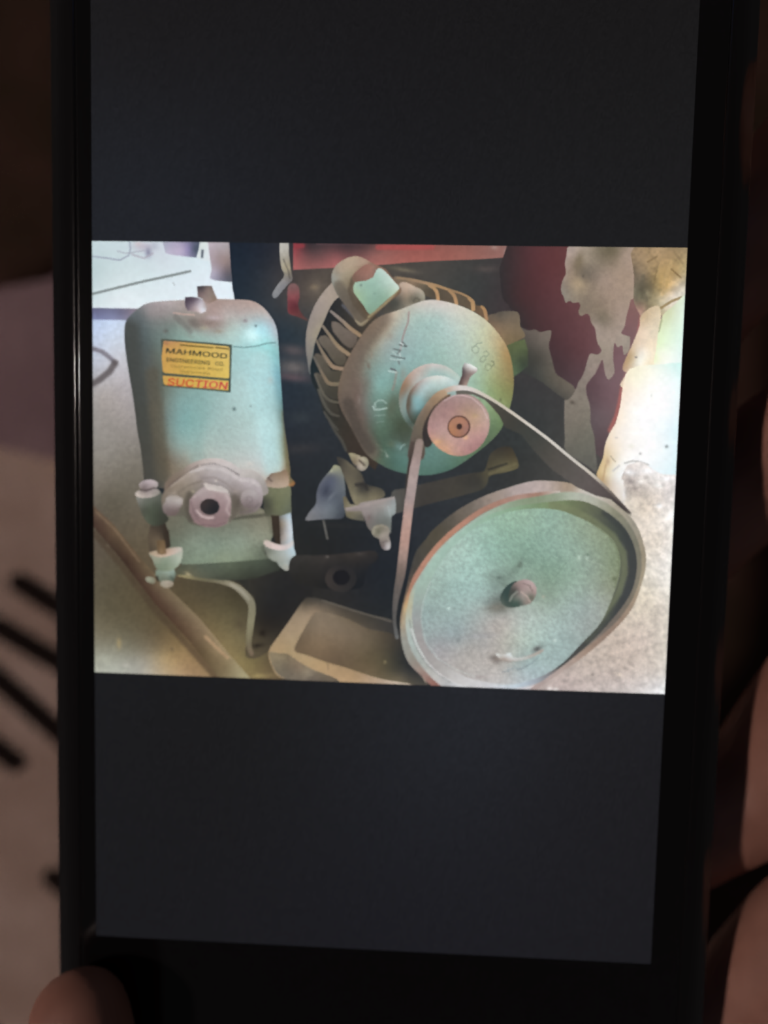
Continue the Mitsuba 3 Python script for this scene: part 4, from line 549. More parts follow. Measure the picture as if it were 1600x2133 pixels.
show('pictured_tensioning_block__bolt', unary_union([ell(793, 1107, 19, 15), Polygon(smooth(C1((1000, 950), (1040, 915), (1085, 920), (1120, 1000), (1140, 1070), (1135, 1130), (1095, 1152), (1045, 1130), (1020, 1060))))]), 'tension_bolt', 'bolt of the tensioning block')
ink('frame_bar', [(620, 1165, (50, 48, 46)), (680, 1165, (52, 48, 46)), (740, 1155, (52, 47, 44)), (630, 1190, (40, 39, 37)), (700, 1185, (36, 36, 37)), (760, 1190, (32, 34, 38)), (650, 1220, (36, 35, 34))], spots=[(682, 1160, 4, 3, 0, (104, 98, 92), .8), (750, 1153, 10, 5, 0, (76, 70, 68), .6)], grain=.06)
show('pictured_base_frame', smooth(C1((30, 1250), (110, 1205), (300, 1210), (500, 1200), (760, 1175), (960, 1160), (1000, 1250), (900, 1330), (860, 1450), (820, 1560), (600, 1600), (300, 1560), (100, 1520), (10, 1380)), 3), 'frame_bar', 'dark cast base frame behind the brick')
ink('frame_boss', [(690, 1205, (54, 49, 47)), (710, 1190, (42, 40, 41)), (730, 1215, (42, 41, 42)), (700, 1225, (50, 46, 45))], grain=.04)
show('pictured_base_frame__boss', ell(710, 1205, 33, 28), 'frame_boss')
ink('frame_hole', (27, 27, 31), grain=.04)
show('pictured_base_frame__boss_hole', ell(711, 1203, 18, 16), 'frame_hole')
# end cover
ink('cover', [(880, 640, (196, 196, 186)), (920, 638, (206, 202, 194)), (960, 655, (204, 206, 190)), (870, 660, (170, 194, 184)), (910, 665, (168, 196, 188)), (940, 690, (178, 202, 194)), (990, 670, (200, 204, 180)), (1010, 690, (198, 200, 164)), (985, 710, (186, 200, 176)), (960, 740, (170, 196, 184)), (900, 700, (160, 190, 182)), (880, 730, (148, 184, 178)), (850, 720, (150, 178, 174)), (830, 690, (160, 176, 168)), (820, 660, (188, 174, 152)),
              (1035, 710, (190, 172, 128)), (1050, 740, (168, 140, 90)), (1060, 780, (150, 132, 84)), (1045, 760, (166, 154, 104)), (1030, 740, (180, 180, 136)), (1025, 790, (156, 166, 116)), (1050, 820, (134, 142, 88)), (1040, 840, (142, 158, 104)), (1000, 780, (160, 186, 154)), (1000, 820, (150, 182, 150)), (975, 780, (158, 190, 172)), (1020, 820, (142, 166, 116)), (1050, 870, (110, 134, 88)), (1035, 890, (100, 124, 86)), (1020, 910, (92, 114, 84)),
              (920, 740, (154, 188, 176)), (940, 760, (160, 190, 178)), (880, 770, (140, 176, 168)), (840, 760, (136, 172, 168)), (810, 760, (134, 166, 160)), (800, 720, (154, 164, 156)), (780, 720, (152, 146, 126)), (800, 680, (176, 152, 124)), (775, 690, (158, 128, 98)), (750, 720, (138, 112, 90)), (740, 760, (128, 108, 90)), (735, 800, (118, 96, 84)), (745, 830, (112, 92, 84)), (750, 870, (100, 80, 72)), (735, 880, (92, 76, 64)), (718, 800, (128, 106, 84)), (716, 830, (96, 78, 66)), (725, 860, (80, 66, 56)), (750, 910, (72, 62, 54)), (742, 900, (66, 56, 48)), (765, 930, (74, 72, 60)), (765, 950, (100, 94, 72)),
              (770, 770, (122, 140, 130)), (768, 800, (114, 120, 110)), (785, 800, (126, 168, 160)), (800, 820, (118, 156, 144)), (780, 830, (108, 140, 128)), (765, 860, (104, 108, 100)), (790, 870, (96, 126, 112)), (820, 830, (96, 118, 102)), (815, 870, (82, 104, 86)), (790, 900, (80, 104, 86)), (840, 890, (66, 78, 62)), (850, 920, (76, 90, 78)), (820, 910, (72, 88, 74)), (790, 940, (74, 96, 78)), (830, 945, (82, 116, 106)), (820, 970, (72, 104, 92)), (860, 960, (88, 128, 118)), (880, 975, (82, 118, 106)), (920, 960, (90, 126, 114)), (930, 980, (72, 106, 92)), (960, 955, (86, 118, 96)), (980, 930, (92, 120, 88)), (890, 930, (92, 128, 120))],
    spots=[(812, 700, 8, 7, 0, (150, 134, 120), .4), (888, 683, 3, 3, 0, (132, 160, 156), .6), (1000, 833, 3, 3, 0, (96, 112, 72), .6), (1043, 833, 3, 4, 0, (84, 92, 60), .7), (840, 780, 8, 18, 0, (142, 140, 130), .5), (816, 850, 12, 26, 14, (84, 90, 72), .6), (845, 890, 30, 12, 30, (66, 74, 58), .5), (832, 930, 14, 8, 30, (112, 150, 146), .6), (838, 935, 3, 4, 0, (70, 96, 90), .8), (806, 950, 5, 4, 30, (140, 158, 146), .6), (795, 938, 6, 2, 45, (134, 150, 128), .5), (785, 925, 6, 2, 45, (122, 138, 112), .5), (815, 925, 10, 8, 0, (96, 108, 84), .5),
           (748, 835, 4, 9, 0, (142, 130, 124), .5), (735, 760, 5, 12, 10, (156, 136, 112), .4), (768, 762, 4, 8, -20, (112, 88, 74), .6), (774, 740, 3, 8, 10, (140, 120, 104), .5)],
    strokes=[([(795, 662), (750, 722), (724, 785), (722, 835), (742, 888), (772, 940)], 46, (104, 92, 82), .7), ([(725, 840), (745, 895), (770, 935)], 26, (70, 62, 56), .6), ([(852, 650), (850, 672), (843, 690), (838, 708)], 4, (158, 124, 120), .7), ([(838, 712), (834, 730)], 4, (176, 160, 160), .7), ([(826, 775), (822, 800), (818, 812)], 6, (146, 124, 112), .5),
             ([(832, 718), (846, 722)], 3, (60, 66, 66), .75), ([(838, 712), (847, 721)], 3.5, (66, 72, 72), .6), ([(820, 727), (834, 730), (828, 737)], 3.5, (74, 80, 80), .7), ([(818, 733), (826, 740)], 2.5, (206, 220, 216), .55), ([(816, 741), (828, 744), (843, 747)], 3.2, (76, 80, 82), .7), ([(813, 747), (826, 750), (838, 749)], 2.5, (204, 214, 210), .6), ([(832, 735), (834, 742)], 3, (212, 214, 210), .6), ([(830, 752), (832, 758)], 3, (90, 84, 84), .7), ([(814, 768), (824, 771)], 4, (84, 78, 84), .8), ([(810, 773), (826, 776)], 3.2, (214, 226, 222), .65), ([(834, 714), (840, 719)], 3, (210, 218, 216), .7),
             ([(984, 722), (983, 730), (989, 736), (996, 734), (998, 726), (991, 720), (985, 724), (994, 716), (1004, 714)], 2.4, (140, 158, 132), .8), ([(1008, 734), (1013, 731), (1019, 737), (1014, 743), (1008, 741), (1002, 745), (1000, 752), (1006, 754), (1012, 749), (1011, 743)], 2.4, (136, 152, 122), .8), ([(1012, 760), (1010, 768), (1016, 772), (1024, 766), (1022, 760), (1015, 758)], 2.4, (138, 152, 116), .8), ([(1024, 752), (1029, 754), (1029, 760), (1023, 764)], 2.4, (112, 122, 92), .8), ([(1016, 764), (1019, 767)], 3, (196, 206, 176), .5),
             ([(782, 848), (781, 840), (788, 834), (798, 834), (805, 840)], 3, (168, 192, 184), .7), ([(777, 846), (780, 853), (792, 853), (806, 850)], 3, (190, 212, 206), .8), ([(786, 845), (800, 842)], 4, (96, 120, 112), .7), ([(780, 866), (802, 864)], 2.5, (150, 176, 166), .5), ([(784, 880), (800, 878)], 2.5, (140, 162, 148), .4), ([(834, 936), (838, 928), (844, 926)], 3, (160, 188, 184), .6), ([(802, 940), (808, 952)], 3, (150, 166, 150), .5)], grain=.05, fine=2.6, soft=9, slant=-.6)
cover = smooth([(884, 626), (922, 627), (969, 641), (1010, 665), (1040, 697), (1059, 729), (1068, 766), (1070, 804), (1064, 841), (1050, 882), (1033, 908), (1002, 936), (951, 972), (914, 986), (876, 990), (826, 982), (789, 965), (760, 942), (732, 892), (709, 849), (704, 815), (712, 777), (730, 737), (761, 687), (790, 660), (833, 645)], 6)
show('pictured_motor__end_cover', cover, 'cover', 'round pale green end cover with raised casting marks')
ink('cover_bolt', [(730, 950, (150, 140, 104)), (738, 960, (132, 116, 86)), (752, 955, (172, 156, 128)), (760, 965, (150, 142, 116)), (750, 972, (182, 166, 146)), (742, 975, (110, 96, 84)), (728, 945, (164, 152, 110))], strokes=[([(749, 959), (760, 970)], 4, (70, 54, 46), .85), ([(752, 954), (762, 960)], 3, (190, 182, 150), .7)], grain=.03, soft=4, grey=.25)
show('pictured_motor__end_cover_bolt', unary_union([Polygon(B6((565, 1090), (610, 1085), (700, 1120), (690, 1180), (640, 1230), (610, 1190))), ell(755, 966, 12.5, 15, 20)]), 'cover_bolt', 'slotted bolt at the lower edge of the end cover')
ink('hub', [(880, 775, (184, 178, 168)), (905, 760, (206, 196, 190)), (930, 765, (196, 196, 186)), (950, 778, (186, 204, 190)), (860, 790, (184, 164, 150)), (850, 800, (160, 130, 104)), (838, 815, (140, 112, 86)), (834, 840, (130, 140, 128)), (836, 870, (112, 132, 122)), (845, 885, (82, 98, 86)), (865, 895, (110, 112, 98)), (900, 775, (158, 190, 182)), (925, 780, (158, 194, 184)), (945, 800, (160, 196, 190)), (848, 830, (130, 158, 156)), (844, 850, (124, 150, 144)), (860, 880, (70, 88, 78)), (870, 800, (170, 178, 172)), (858, 815, (150, 160, 152))], grain=.04, soft=6, grey=.25)
show('pictured_motor__bearing_hub', ell(903, 834, 72, 77, -8), 'hub', 'stepped bearing hub')
ink('hub_step', [(905, 786, (212, 214, 206)), (925, 786, (216, 226, 220)), (945, 797, (186, 210, 206)), (885, 790, (188, 184, 178)), (870, 800, (164, 146, 138)), (858, 815, (128, 106, 90)), (851, 840, (100, 96, 86)), (852, 860, (86, 90, 82)), (862, 830, (128, 166, 166)), (875, 820, (160, 188, 188)), (880, 805, (176, 192, 190)), (900, 800, (182, 206, 202)), (920, 805, (172, 196, 190)), (868, 850, (120, 162, 164)), (880, 840, (116, 156, 156)), (880, 860, (64, 92, 90)), (865, 870, (70, 86, 76)), (895, 830, (120, 132, 122))], spots=[(852, 838, 5, 26, 5, (96, 80, 66), .7)], grain=.04, soft=5)
show('pictured_motor__bearing_hub_step', ell(908, 841, 63, 58, -25), 'hub_step')
ink('oiler', [(968, 766, (150, 140, 136)), (975, 762, (214, 214, 208)), (988, 768, (222, 222, 216)), (990, 775, (170, 150, 146)), (964, 770, (84, 72, 76)), (972, 778, (124, 104, 100)), (980, 776, (150, 128, 122)), (965, 785, (96, 74, 74)), (960, 800, (96, 76, 70)), (972, 790, (140, 112, 104)), (970, 803, (176, 146, 132)), (955, 805, (74, 62, 58))], grain=.03, soft=3.5, grey=.25)
show('pictured_motor__oiler', B7((850, 425), (870, 375), (890, 358), (960, 372), (1050, 428), (1050, 468), (1000, 510), (960, 545), (930, 610), (905, 690), (780, 685), (815, 600), (850, 510)), 'oiler', 'bolt like oiler standing up from the hub')

# --- brick on the floor in front of the base frame
ink('brick', [(640, 1255, (76, 68, 58)), (665, 1252, (74, 68, 60)), (625, 1275, (140, 120, 96)), (600, 1310, (160, 136, 106)), (580, 1345, (168, 140, 102)), (590, 1350, (172, 144, 104)), (605, 1330, (166, 142, 108)), (635, 1285, (154, 132, 106)), (655, 1270, (132, 112, 90)), (720, 1275, (76, 68, 58)), (780, 1295, (64, 60, 54)), (810, 1305, (56, 54, 52)), (700, 1270, (88, 78, 66)), (820, 1330, (56, 54, 52)), (600, 1358, (170, 144, 104)), (640, 1372, (174, 146, 106)), (690, 1390, (176, 144, 104)), (740, 1408, (172, 140, 102)), (790, 1418, (180, 154, 128)), (830, 1424, (206, 186, 164)), (870, 1425, (196, 176, 150)), (680, 1378, (172, 142, 100))], strokes=[([(673, 1250), (740, 1272), (815, 1294)], 6, (106, 98, 88), .6), ([(682, 1380), (684, 1395)], 2.5, (120, 96, 70), .7)], grain=.04, soft=8)
show('pictured_brick', smooth(C5((618, 392), (680, 380), (740, 388), (1000, 470), (1200, 530), (1345, 565), (1420, 700), (1480, 860), (1640, 1130), (1300, 1130), (1000, 1110), (700, 1090), (430, 1050), (350, 960), (318, 830), (400, 700), (500, 560)), 3), 'brick', 'dusty tan brick lying in front of the base frame')
ink('brick_recess', [(630, 1335, (128, 104, 76)), (650, 1300, (144, 122, 96)), (680, 1285, (150, 128, 102)), (700, 1310, (146, 124, 98)), (690, 1340, (142, 116, 86)), (660, 1345, (146, 118, 86)), (740, 1310, (132, 112, 88)), (760, 1340, (122, 104, 78)), (800, 1320, (92, 80, 64)), (820, 1345, (72, 66, 56)), (700, 1372, (122, 98, 72)), (760, 1375, (112, 94, 66)), (800, 1380, (96, 86, 62)), (820, 1400, (84, 78, 62)), (840, 1360, (52, 54, 54)), (850, 1400, (60, 60, 58)), (770, 1395, (120, 100, 70)), (740, 1285, (112, 96, 72)), (830, 1415, (124, 110, 84))], spots=[(802, 1379, 3, 4, 0, (176, 158, 106), .8)], grain=.04, soft=10, grey=.2, gain=.87)
show('pictured_brick__recess', smooth(C5((535, 825), (560, 740), (620, 630), (690, 520), (720, 500), (850, 515), (1000, 565), (1150, 640), (1350, 680), (1440, 760), (1500, 900), (1640, 1120), (1480, 1095), (1270, 1060), (1100, 1010), (950, 960), (760, 905), (640, 860)), 3), 'brick_recess', 'shallow recess in the top of the brick')
ink('brick_front', [(575, 1370, (138, 122, 94)), (590, 1385, (116, 104, 84)), (620, 1390, (122, 104, 84)), (610, 1405, (112, 100, 84)), (650, 1410, (108, 96, 82)), (680, 1415, (104, 92, 76)), (600, 1365, (128, 112, 86)), (640, 1400, (136, 122, 100))], spots=[(640, 1405, 20, 5, 0, (146, 132, 110), .5)], grain=.08)
show('pictured_brick__front_face', smooth(C5((322, 838), (400, 842), (480, 850), (560, 905), (680, 975), (800, 1020), (900, 1068), (860, 1110), (600, 1090), (430, 1045), (355, 960)), 3), 'brick_front')

# --- flywheel
ink('rim', [(840, 1215, (96, 76, 62)), (850, 1190, (70, 64, 58)), (870, 1150, (70, 66, 58)), (905, 1105, (82, 74, 58)), (930, 1085, (80, 74, 64)), (960, 1070, (112, 98, 84)), (985, 1058, (116, 104, 92)), (1010, 1045, (142, 124, 112)), (1040, 1030, (160, 140, 126)), (1070, 1022, (176, 156, 150)), (1110, 1012, (188, 166, 160)), (1150, 1012, (184, 162, 150)), (1190, 1014, (164, 138, 110)), (1215, 1022, (204, 196, 184)), (1255, 1035, (196, 184, 168)), (1290, 1060, (172, 160, 136)), (1320, 1095, (156, 148, 128)), (1338, 1150, (158, 142, 114)), (1338, 1200, (166, 150, 120)), (1325, 1240, (164, 142, 114)), (1300, 1285, (156, 128, 106)), (1270, 1320, (148, 120, 102)), (1220, 1355, (160, 130, 110)), (1180, 1390, (176, 152, 140)), (1130, 1425, (180, 158, 152)), (890, 1410, (160, 120, 108)), (905, 1425, (150, 92, 80)), (860, 1375, (150, 142, 128)), (842, 1330, (152, 152, 140)), (840, 1290, (168, 140, 104))], grain=.06, soft=8, grey=.25)
show('pictured_flywheel', smooth([(834, 1302), (837, 1270), (846, 1230), (856, 1185), (867, 1149), (888, 1122), (904, 1102), (951, 1064), (1007, 1034), (1064, 1014), (1100, 1004), (1129, 1001), (1181, 1005), (1210, 1016), (1253, 1029), (1296, 1058), (1325, 1092), (1342, 1136), (1346, 1172), (1338, 1213), (1318, 1265), (1284, 1308), (1226, 1360), (1167, 1402), (1124, 1432), (1090, 1460), (960, 1460), (899, 1428), (879, 1409), (852, 1381), (838, 1345)], 5), 'rim', 'large round green flywheel with a rusty grooved rim in the picture')
ink('rust_edge', [(845, 1260, (196, 160, 108)), (850, 1240, (180, 130, 98)), (865, 1205, (176, 122, 100)), (895, 1160, (188, 132, 108)), (925, 1125, (184, 128, 102)), (960, 1095, (180, 126, 104)), (1005, 1062, (170, 124, 104)), (1050, 1045, (164, 122, 106)), (1090, 1038, (174, 138, 124)), (1120, 1033, (158, 116, 98)), (1160, 1028, (196, 184, 174)), (840, 1285, (176, 158, 128))], grain=.06, soft=5)
show('pictured_flywheel__rust_edge', strip([(841, 1300), (845, 1265), (853, 1238), (867, 1202), (895, 1159), (924, 1126), (962, 1093), (1008, 1062), (1065, 1039), (1120, 1030), (1165, 1025)], [5, 8, 9, 11, 11, 11, 11, 11, 10, 9, 5]), 'rust_edge', 'bright rusty edge of the rim')
ink('front_ring', [(850, 1260, (186, 178, 140)), (848, 1300, (176, 190, 176)), (853, 1340, (172, 188, 180)), (875, 1385, (160, 166, 158)), (905, 1415, (196, 192, 186)), (930, 1428, (170, 170, 172)), (960, 1428, (222, 224, 226)), (1020, 1432, (224, 226, 230)), (1080, 1428, (206, 206, 212)), (1130, 1412, (196, 180, 176)), (865, 1225, (160, 180, 164)), (900, 1165, (160, 190, 172)), (960, 1105, (158, 190, 172)), (1040, 1055, (146, 172, 144)), (1100, 1042, (132, 152, 116)), (1150, 1034, (140, 156, 124)), (1200, 1030, (176, 184, 164)), (1240, 1040, (176, 176, 156)), (1280, 1062, (142, 140, 112)), (1310, 1095, (126, 124, 104)), (1330, 1140, (122, 118, 98)), (1332, 1190, (130, 122, 102)), (1318, 1240, (122, 112, 94)), (1290, 1282, (116, 104, 92)), (1250, 1322, (120, 108, 98)), (1200, 1360, (156, 136, 120)), (1160, 1395, (176, 156, 150))],
    strokes=[([(853, 1290), (858, 1325), (872, 1358), (892, 1386), (915, 1407), (940, 1422)], 2.5, (110, 116, 112), .7), ([(856, 1310), (868, 1345), (888, 1378), (912, 1402), (935, 1416), (965, 1430)], 4, (226, 222, 222), .6)], grain=.05, soft=7, grey=.25)
show('pictured_flywheel__front_ring', smooth([(850, 1255), (858, 1228), (872, 1203), (900, 1161), (930, 1128), (966, 1098), (1012, 1067), (1068, 1044), (1120, 1034), (1175, 1025), (1215, 1028), (1255, 1043), (1293, 1070), (1320, 1106), (1335, 1150), (1335, 1195), (1320, 1243), (1291, 1287), (1250, 1326), (1210, 1358), (1160, 1396), (1112, 1428), (1080, 1455), (960, 1455), (918, 1428), (888, 1400), (862, 1364), (848, 1325), (845, 1288)], 5), 'front_ring', 'pale front ring of the flywheel')
ink('recess', [(868, 1225, (156, 180, 166)), (862, 1280, (150, 158, 156)), (866, 1325, (156, 152, 150)), (885, 1365, (160, 154, 152)), (915, 1395, (172, 168, 164)), (960, 1415, (196, 194, 192)), (1020, 1424, (206, 206, 210)), (1080, 1420, (184, 200, 210)), (1110, 1412, (160, 170, 180)), (900, 1170, (158, 190, 174)), (960, 1110, (156, 190, 172)), (1030, 1068, (140, 176, 148)), (1090, 1052, (126, 156, 120)), (1150, 1048, (118, 138, 96)), (1210, 1054, (104, 112, 82)), (1245, 1072, (88, 92, 76)), (1280, 1095, (70, 76, 68)), (1308, 1130, (62, 66, 64)), (1318, 1180, (66, 66, 66)), (1300, 1225, (66, 68, 70)), (1275, 1270, (66, 68, 68)), (1240, 1315, (80, 78, 74)), (1200, 1350, (92, 86, 80)), (1150, 1390, (110, 104, 104))],
    strokes=[([(1150, 1052), (1192, 1062), (1236, 1086), (1276, 1116), (1298, 1152), (1301, 1192), (1290, 1232), (1264, 1285), (1222, 1332)], 18, (120, 128, 92), .65), ([(1262, 1068), (1298, 1100), (1318, 1148), (1319, 1193), (1304, 1240), (1264, 1294), (1218, 1342), (1165, 1388)], 18, (60, 64, 64), .7)], grain=.04, soft=6)
show('pictured_flywheel__recess', smooth([(860, 1258), (870, 1218), (905, 1163), (960, 1108), (1020, 1072), (1080, 1054), (1140, 1046), (1185, 1042), (1222, 1046), (1268, 1069), (1304, 1103), (1324, 1148), (1326, 1193), (1311, 1242), (1268, 1299), (1219, 1349), (1155, 1400), (1112, 1426), (1040, 1436), (965, 1428), (910, 1398), (876, 1352), (860, 1305)], 5), 'recess', 'shaded recess inside the ring')
ink('disc', [(905, 1230, (150, 180, 168)), (930, 1180, (158, 192, 178)), (960, 1140, (162, 198, 182)), (1000, 1110, (150, 192, 172)), (1050, 1085, (142, 184, 156)), (1100, 1070, (146, 184, 156)), (1150, 1070, (140, 178, 156)), (1200, 1080, (142, 168, 140)), (1245, 1110, (140, 158, 126)), (1270, 1140, (134, 152, 118)), (1282, 1180, (130, 146, 110)), (1272, 1225, (140, 150, 122)), (1250, 1260, (156, 168, 156)), (1220, 1310, (152, 166, 160)), (1180, 1350, (150, 176, 172)), (1140, 1385, (158, 184, 182)), (1100, 1405, (166, 186, 190)), (1050, 1410, (186, 184, 180)), (1000, 1400, (182, 176, 170)), (950, 1380, (176, 170, 164)), (915, 1350, (160, 160, 162)), (892, 1320, (148, 166, 164)), (885, 1280, (144, 170, 166)), (940, 1220, (148, 184, 174)), (980, 1180, (158, 200, 186)), (1020, 1150, (142, 186, 168)), (960, 1270, (150, 178, 172)), (920, 1290, (148, 172, 168)), (950, 1320, (146, 164, 166)), (990, 1290, (160, 172, 168)), (1010, 1240, (154, 186, 178)), (1020, 1200, (148, 184, 170)), (1060, 1180, (134, 170, 150)), (1100, 1150, (126, 166, 144)), (1150, 1140, (134, 172, 152)), (1200, 1140, (140, 172, 150)), (1150, 1190, (126, 162, 138)), (1200, 1200, (140, 172, 150)), (1230, 1180, (142, 166, 146)), (1140, 1240, (136, 162, 140)), (1180, 1250, (148, 174, 160)), (1210, 1260, (150, 172, 164)), (1120, 1280, (164, 184, 172)), (1160, 1300, (160, 186, 178)), (1090, 1300, (176, 192, 182)), (1050, 1290, (178, 172, 164)), (1030, 1310, (176, 168, 160)), (1060, 1330, (178, 180, 166)), (1100, 1330, (172, 194, 180)), (1010, 1340, (168, 166, 162)), (980, 1350, (170, 166, 160)), (1040, 1370, (184, 176, 166)), (1120, 1350, (160, 186, 178)), (1090, 1385, (156, 178, 176)), (1150, 1340, (156, 184, 178))],
    spots=[(1068, 1192, 16, 8, -40, (96, 118, 104), .5), (1030, 1205, 20, 14, 30, (110, 132, 120), .5), (1050, 1218, 14, 10, 0, (92, 112, 100), .5), (1085, 1170, 6, 10, 20, (92, 112, 98), .5), (1044, 1262, 34, 18, -15, (98, 98, 88), .6), (1040, 1250, 30, 24, -20, (84, 98, 92), .6), (1038, 1265, 26, 12, -10, (128, 116, 100), .5), (1055, 1205, 26, 16, 20, (104, 128, 114), .55), (1030, 1225, 16, 12, 0, (112, 138, 128), .5), (1083, 1178, 8, 6, -30, (86, 104, 90), .7), (1040, 1203, 6, 5, 0, (84, 104, 96), .6), (935, 1267, 4, 3, 0, (206, 232, 222), .8), (1207, 1162, 5, 5, 0, (184, 206, 188), .7), (1223, 1162, 5, 5, 0, (176, 200, 182), .7), (1225, 1155, 4, 3, 0, (90, 120, 96), .6), (1280, 1206, 6, 6, 0, (88, 100, 66), .7), (1156, 1334, 4, 4, 0, (214, 236, 226), .8), (1032, 1373, 14, 10, 30, (92, 80, 74), .7), (1119, 1352, 12, 7, -25, (74, 72, 72), .85), (955, 1332, 6, 7, 0, (118, 130, 130), .5), (905, 1335, 16, 6, -10, (130, 136, 140), .4), (1000, 1410, 20, 4, 0, (168, 150, 148), .5), (1000, 1325, 40, 6, -5, (150, 150, 156), .35), (1240, 1300, 3, 3, 0, (120, 140, 134), .5), (1083, 1246, 40, 10, -30, (110, 140, 116), .25), (1132, 1243, 3, 4, 0, (188, 170, 150), .6), (1015, 1255, 10, 6, 0, (106, 124, 122), .4)],  # dark spots round the hub: stains plus its painted shadow
    strokes=[([(897, 1212), (882, 1252), (877, 1292), (887, 1338), (912, 1372), (950, 1395), (990, 1410)], 2.5, (190, 202, 196), .6), ([(1180, 1066), (1224, 1084), (1266, 1114), (1287, 1147), (1290, 1184), (1281, 1225)], 3, (112, 124, 84), .55), ([(1032, 1372), (1060, 1378), (1090, 1372), (1125, 1358)], 6, (150, 132, 120), .6), ([(1048, 1400), (1070, 1392)], 2.5, (120, 142, 150), .6), ([(1072, 1388), (1080, 1395), (1092, 1390)], 2.5, (116, 138, 146), .7), ([(1095, 1388), (1110, 1380), (1122, 1368)], 2.5, (112, 136, 142), .7), ([(1058, 1390), (1060, 1400)], 2.5, (120, 142, 150), .5),
             ([(1220, 1165), (1240, 1172), (1254, 1178)], 2, (176, 196, 172), .5), ([(1150, 1210), (1180, 1172)], 3, (108, 142, 116), .4)], grain=.10, fine=2.6, soft=10, slant=-.7, grey=.25)
show('pictured_flywheel__disc', smooth([(896, 1212), (930, 1155), (980, 1106), (1040, 1073), (1100, 1060), (1165, 1063), (1224, 1086), (1267, 1114), (1288, 1147), (1292, 1184), (1282, 1227), (1253, 1294), (1210, 1342), (1167, 1385), (1120, 1412), (1060, 1426), (990, 1416), (950, 1399), (912, 1374), (886, 1339), (877, 1292), (881, 1255)], 5), 'disc', 'green disc of the flywheel with stains, chalk marks and the painted hub shadow')
ink('weld', [(1035, 1366, (212, 214, 208)), (1060, 1364, (214, 222, 222)), (1070, 1376, (188, 184, 178)), (1095, 1370, (184, 184, 178)), (1050, 1374, (164, 146, 134)), (1120, 1360, (170, 160, 150))], grain=.05, soft=4)
show('pictured_flywheel__weld_bead', smooth(A6((185, 1465), (240, 1475), (285, 1460), (315, 1495), (380, 1490), (440, 1475), (525, 1432), (520, 1455), (430, 1500), (330, 1520), (260, 1515), (215, 1505)), 3), 'weld', 'short pale weld bead')
ink('shaft_shadow', [(1055, 1245, (54, 72, 68)), (1045, 1255, (80, 92, 84)), (1070, 1260, (60, 76, 70))], grain=.04)
show('pictured_flywheel__hub_shadow', smooth(A6((215, 1050), (250, 990), (300, 950), (350, 950), (400, 1060), (380, 1110), (330, 1130), (270, 1130), (225, 1100)), 4), 'shaft_shadow')  # shadow round the hub, painted as a dark shape
ink('shaft_nut', [(1075, 1215, (142, 122, 116)), (1095, 1210, (172, 150, 148)), (1112, 1220, (186, 162, 158)), (1114, 1235, (160, 138, 132)), (1105, 1245, (96, 100, 86)), (1085, 1225, (150, 128, 124)), (1072, 1232, (70, 72, 68)), (1075, 1245, (110, 114, 104)), (1080, 1255, (70, 88, 80)), (1092, 1240, (158, 144, 136)), (1100, 1252, (150, 134, 124))],
    strokes=[([(1062, 1252), (1068, 1240), (1078, 1232)], 3.5, (150, 152, 142), .8), ([(1086, 1233), (1098, 1243), (1104, 1253)], 4.5, (184, 164, 154), .8), ([(1090, 1215), (1103, 1220), (1110, 1232)], 3, (104, 84, 80), .6)], grain=.04, soft=4)
show('pictured_flywheel__shaft_nut', smooth(A6((275, 1080), (285, 1010), (320, 955), (390, 928), (450, 945), (480, 1000), (468, 1060), (430, 1105), (370, 1120), (310, 1125)), 4), 'shaft_nut', 'worn nut on the end of the flywheel shaft')
ink('chip', (222, 222, 226), grain=.03)
show('pictured_flywheel__chip', C4((610, 1300), (660, 1305), (710, 1340), (680, 1380), (610, 1335)), 'chip', 'white chip on the rim')

# --- drive belt
ink('belt_face', [(1000, 820, (96, 92, 84)), (1030, 850, (74, 70, 62)), (1060, 880, (64, 62, 56)), (1100, 910, (60, 62, 58)), (1150, 950, (78, 74, 68)), (1200, 990, (90, 84, 80)), (1250, 1015, (92, 82, 80)), (1290, 1045, (70, 62, 60))], grain=.04)
show('pictured_drive_belt', [(950, 812), (978, 811), (1002, 821), (1033, 840), (1057, 855), (1080, 871), (1140, 915), (1187, 954), (1224, 983), (1252, 1007), (1275, 1030), (1318, 1076), (1300, 1064), (1272, 1040), (1240, 1032), (1200, 1014), (1150, 978), (1115, 942), (1085, 905), (1052, 890), (1040, 866), (1025, 848), (1010, 833), (985, 822), (950, 822)], 'belt_face', 'worn drive belt running from the motor pulley to the flywheel')
ink('belt_edge', [(930, 815, (190, 164, 140)), (950, 810, (206, 196, 190)), (975, 811, (216, 208, 202)), (1000, 820, (206, 196, 182)), (1030, 838, (200, 190, 172)), (1060, 856, (204, 192, 176)), (1100, 884, (210, 200, 188)), (1150, 922, (208, 200, 190)), (1200, 962, (204, 196, 186)), (1240, 995, (196, 184, 168)), (1270, 1022, (120, 108, 98)), (1300, 1052, (84, 74, 70))], grain=.03, soft=6)
show('pictured_drive_belt__lit_edge', strip([(924, 815), (945, 809), (966, 808), (985, 812), (1005, 821), (1033, 837), (1057, 853), (1080, 869), (1140, 913), (1187, 952), (1224, 981), (1252, 1005), (1275, 1028), (1314, 1069)], [9, 12, 10, 8, 7, 6, 6, 6, 6, 6, 6, 6, 5, 3]), 'belt_edge', 'lit edge of the belt')
ink('belt_left', [(925, 815, (186, 156, 124)), (905, 825, (160, 130, 100)), (890, 850, (132, 110, 90)), (878, 870, (116, 100, 84)), (868, 890, (104, 94, 80)), (860, 915, (94, 84, 74)), (855, 940, (84, 74, 68)), (880, 840, (150, 134, 116))], grain=.04, soft=6)
